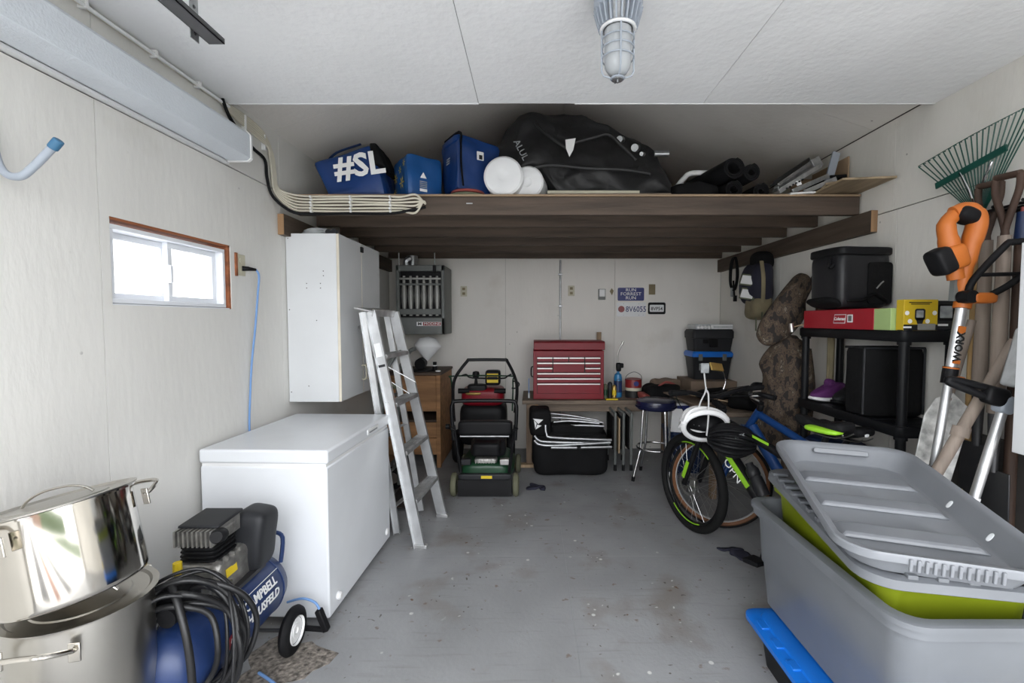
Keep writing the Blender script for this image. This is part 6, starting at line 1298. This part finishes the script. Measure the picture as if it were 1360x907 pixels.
def lid(root, M, w, l, m_, flip=False):
    r = .09; s = -1 if flip else 1; z = lambda v: v * s
    if flip:
        m = MB().loft([ring(w - .15, l - .15, r * .6, -.045), ring(w - .10, l - .10, r, -.043), ring(w - .045, l - .045, r, .018), ring(w - .012, l - .012, r, .024), ring(w, l, r, .012), ring(w, l, r, .03), ring(w - .006, l - .006, r, .034), ring(w - .04, l - .04, r, .031), ring(w - .055, l - .055, r, .022), ring(w - .105, l - .105, r, -.034), ring(w - .12, l - .12, r * .8, -.037)], M=M)
    else:
        m = MB().loft([ring(w - .03, l - .03, r, -.004), ring(w, l, r, -.02), ring(w + .004, l + .004, r, -.018), ring(w, l, r, .006), ring(w - .04, l - .04, r, .012), ring(w - .07, l - .07, r, .004), ring(w - .16, l - .16, r * .7, .006), ring(w - .20, l - .20, r * .6, -.004), ring(w - .22, l - .22, r * .6, -.005)], M=M)
    return m.build('shell', m_, root)
g3 = thing('storage_tote', 'large grey plastic tote holding the green tote, nearest the camera', 'tote', (1.28, 1.62, .2), group='storage totes')
M = mx((1.255, 1.597, .205)); tb = tote(g3, M, .53, .845, .445, 'tote_grey_dark')
for x in (.06, .20): MB().loft([[(x + a * k, -.395 - b, z) for a, b, z in ((-.012, 0, .27), (.012, 0, .27), (.012, .02, .37), (-.012, .02, .37))] for k in (1,)] + [[(x + a, -.38, z) for a, z in ((-.02, .30), (.02, .30), (.02, .37), (-.02, .37))]], M=M).build('handle_rib', 'tote_grey_dark', g3)
g4 = thing('storage_tote', 'lime green tote nested inside the large grey tote', 'tote', (1.28, 1.62, .35), group='storage totes')
Mg = mx((1.265, 1.62, .415), (0, 0, -4)); tote(g4, Mg, .45, .70, .345, 'tote_green')
l1 = thing('tote_cover', 'grey lid lying flat on the green tote, lower of two lids', 'lid', (1.28, 1.6, .75), group='tote lids')
Ml = mx((1.197, 1.535, .778), (1.6, .5, -10)); lid(l1, Ml, .50, .84, 'tote_grey_dark')
for k in range(10): MB().box(-.243, -.185, -.32 + .07 * k, -.295 + .07 * k, .008, .020, Ml).build('grip_rib', 'tote_grey_dark', l1, .002)
for k in range(5): MB().box(-.15 + .07 * k, -.125 + .07 * k, -.413, -.355, .008, .020, Ml).build('grip_rib', 'tote_grey_dark', l1, .002)
l2 = thing('tote_cover', 'light grey upturned lid with moulded ribs, topmost of the stack', 'lid', (1.2, 1.5, .85), group='tote lids')
Mu = mx((1.175, 1.51, .856), (4.8, 1, -17)); lid(l2, Mu, .50, .87, 'tote_grey', True)
for k in range(3):
    y = .20 - .20 * k
    MB().loft([[(x, yy, z) for x, yy, z in ((-.19, y - .045, -.0365), (.18, y - .045, -.0365), (.18, y + .045, -.0365), (-.19, y + .045, -.0365))], [(-.17, y - .035, -.022), (.155, y - .035, -.022), (.155, y + .035, -.022), (-.17, y + .035, -.022)]], M=Mu).build('moulded_rib', 'tote_grey', l2, .006)
for s in (-1, 1):
    MB().prism(rrect(.20, .022, .008), 0, .012, Mu @ mx((0, s * .395 + .0, .008), (90 - s * 28, 0, 0))).build('latch_recess', 'tote_grey', l2, .003)
    for k in range(12): MB().box(-.10 + .017 * k, -.092 + .017 * k, s * .437 - .004, s * .437 + .004, -.005, .028, Mu).build('grip_rib', 'tote_grey', l2, .002)
for x, y in ((.1, .25), (.21, .0), (.205, -.2)):
    MB().blob((.028, .013, .003), Mu @ mx((x if x < .2 else .19, y, -.033 if x < .2 else .0), (0, 0 if x < .2 else -50, 20)), 2.5, seg=5).build('paint_smear', 'clear_plastic', l2)
# low black tote with blue lid under the grey one
g5 = thing('storage_tote', 'low black tote with bright blue lid under the grey tote', 'tote', (1.24, 1.6, 0), group='storage totes')
Mb = mx((1.215, 1.55, 0), (0, 0, 0))
MB().loft([ring(.46, .68, .05, 0), ring(.50, .72, .06, .15), ring(.51, .73, .06, .168)], M=Mb).build('tub', 'black_plastic', g5)
bl = MB().loft([ring(.56, .78, .05, .160), ring(.585, .80, .05, .165), ring(.585, .80, .05, .183), ring(.56, .78, .05, .190), ring(.50, .72, .05, .190), ring(.49, .71, .05, .198), ring(.47, .69, .05, .200)], M=Mb).build('lid', 'lid_blue', g5)
for k in range(6): MB().box(-.277, -.245, -.30 + .11 * k, -.25 + .11 * k, .186, .196, Mb).build('lid_rib', 'lid_blue', bl, .003)
# something yellow-green on the floor at the frame corner
tag(MB().lathe([(0, 0), (.06, 0), (.065, .03), (.05, .25), (0, .26)], mx((1.62, 1.20, 0)), 20).build('yellow_can', 'yellow'), 'yellow green can on the floor right of the grey tote', 'can')
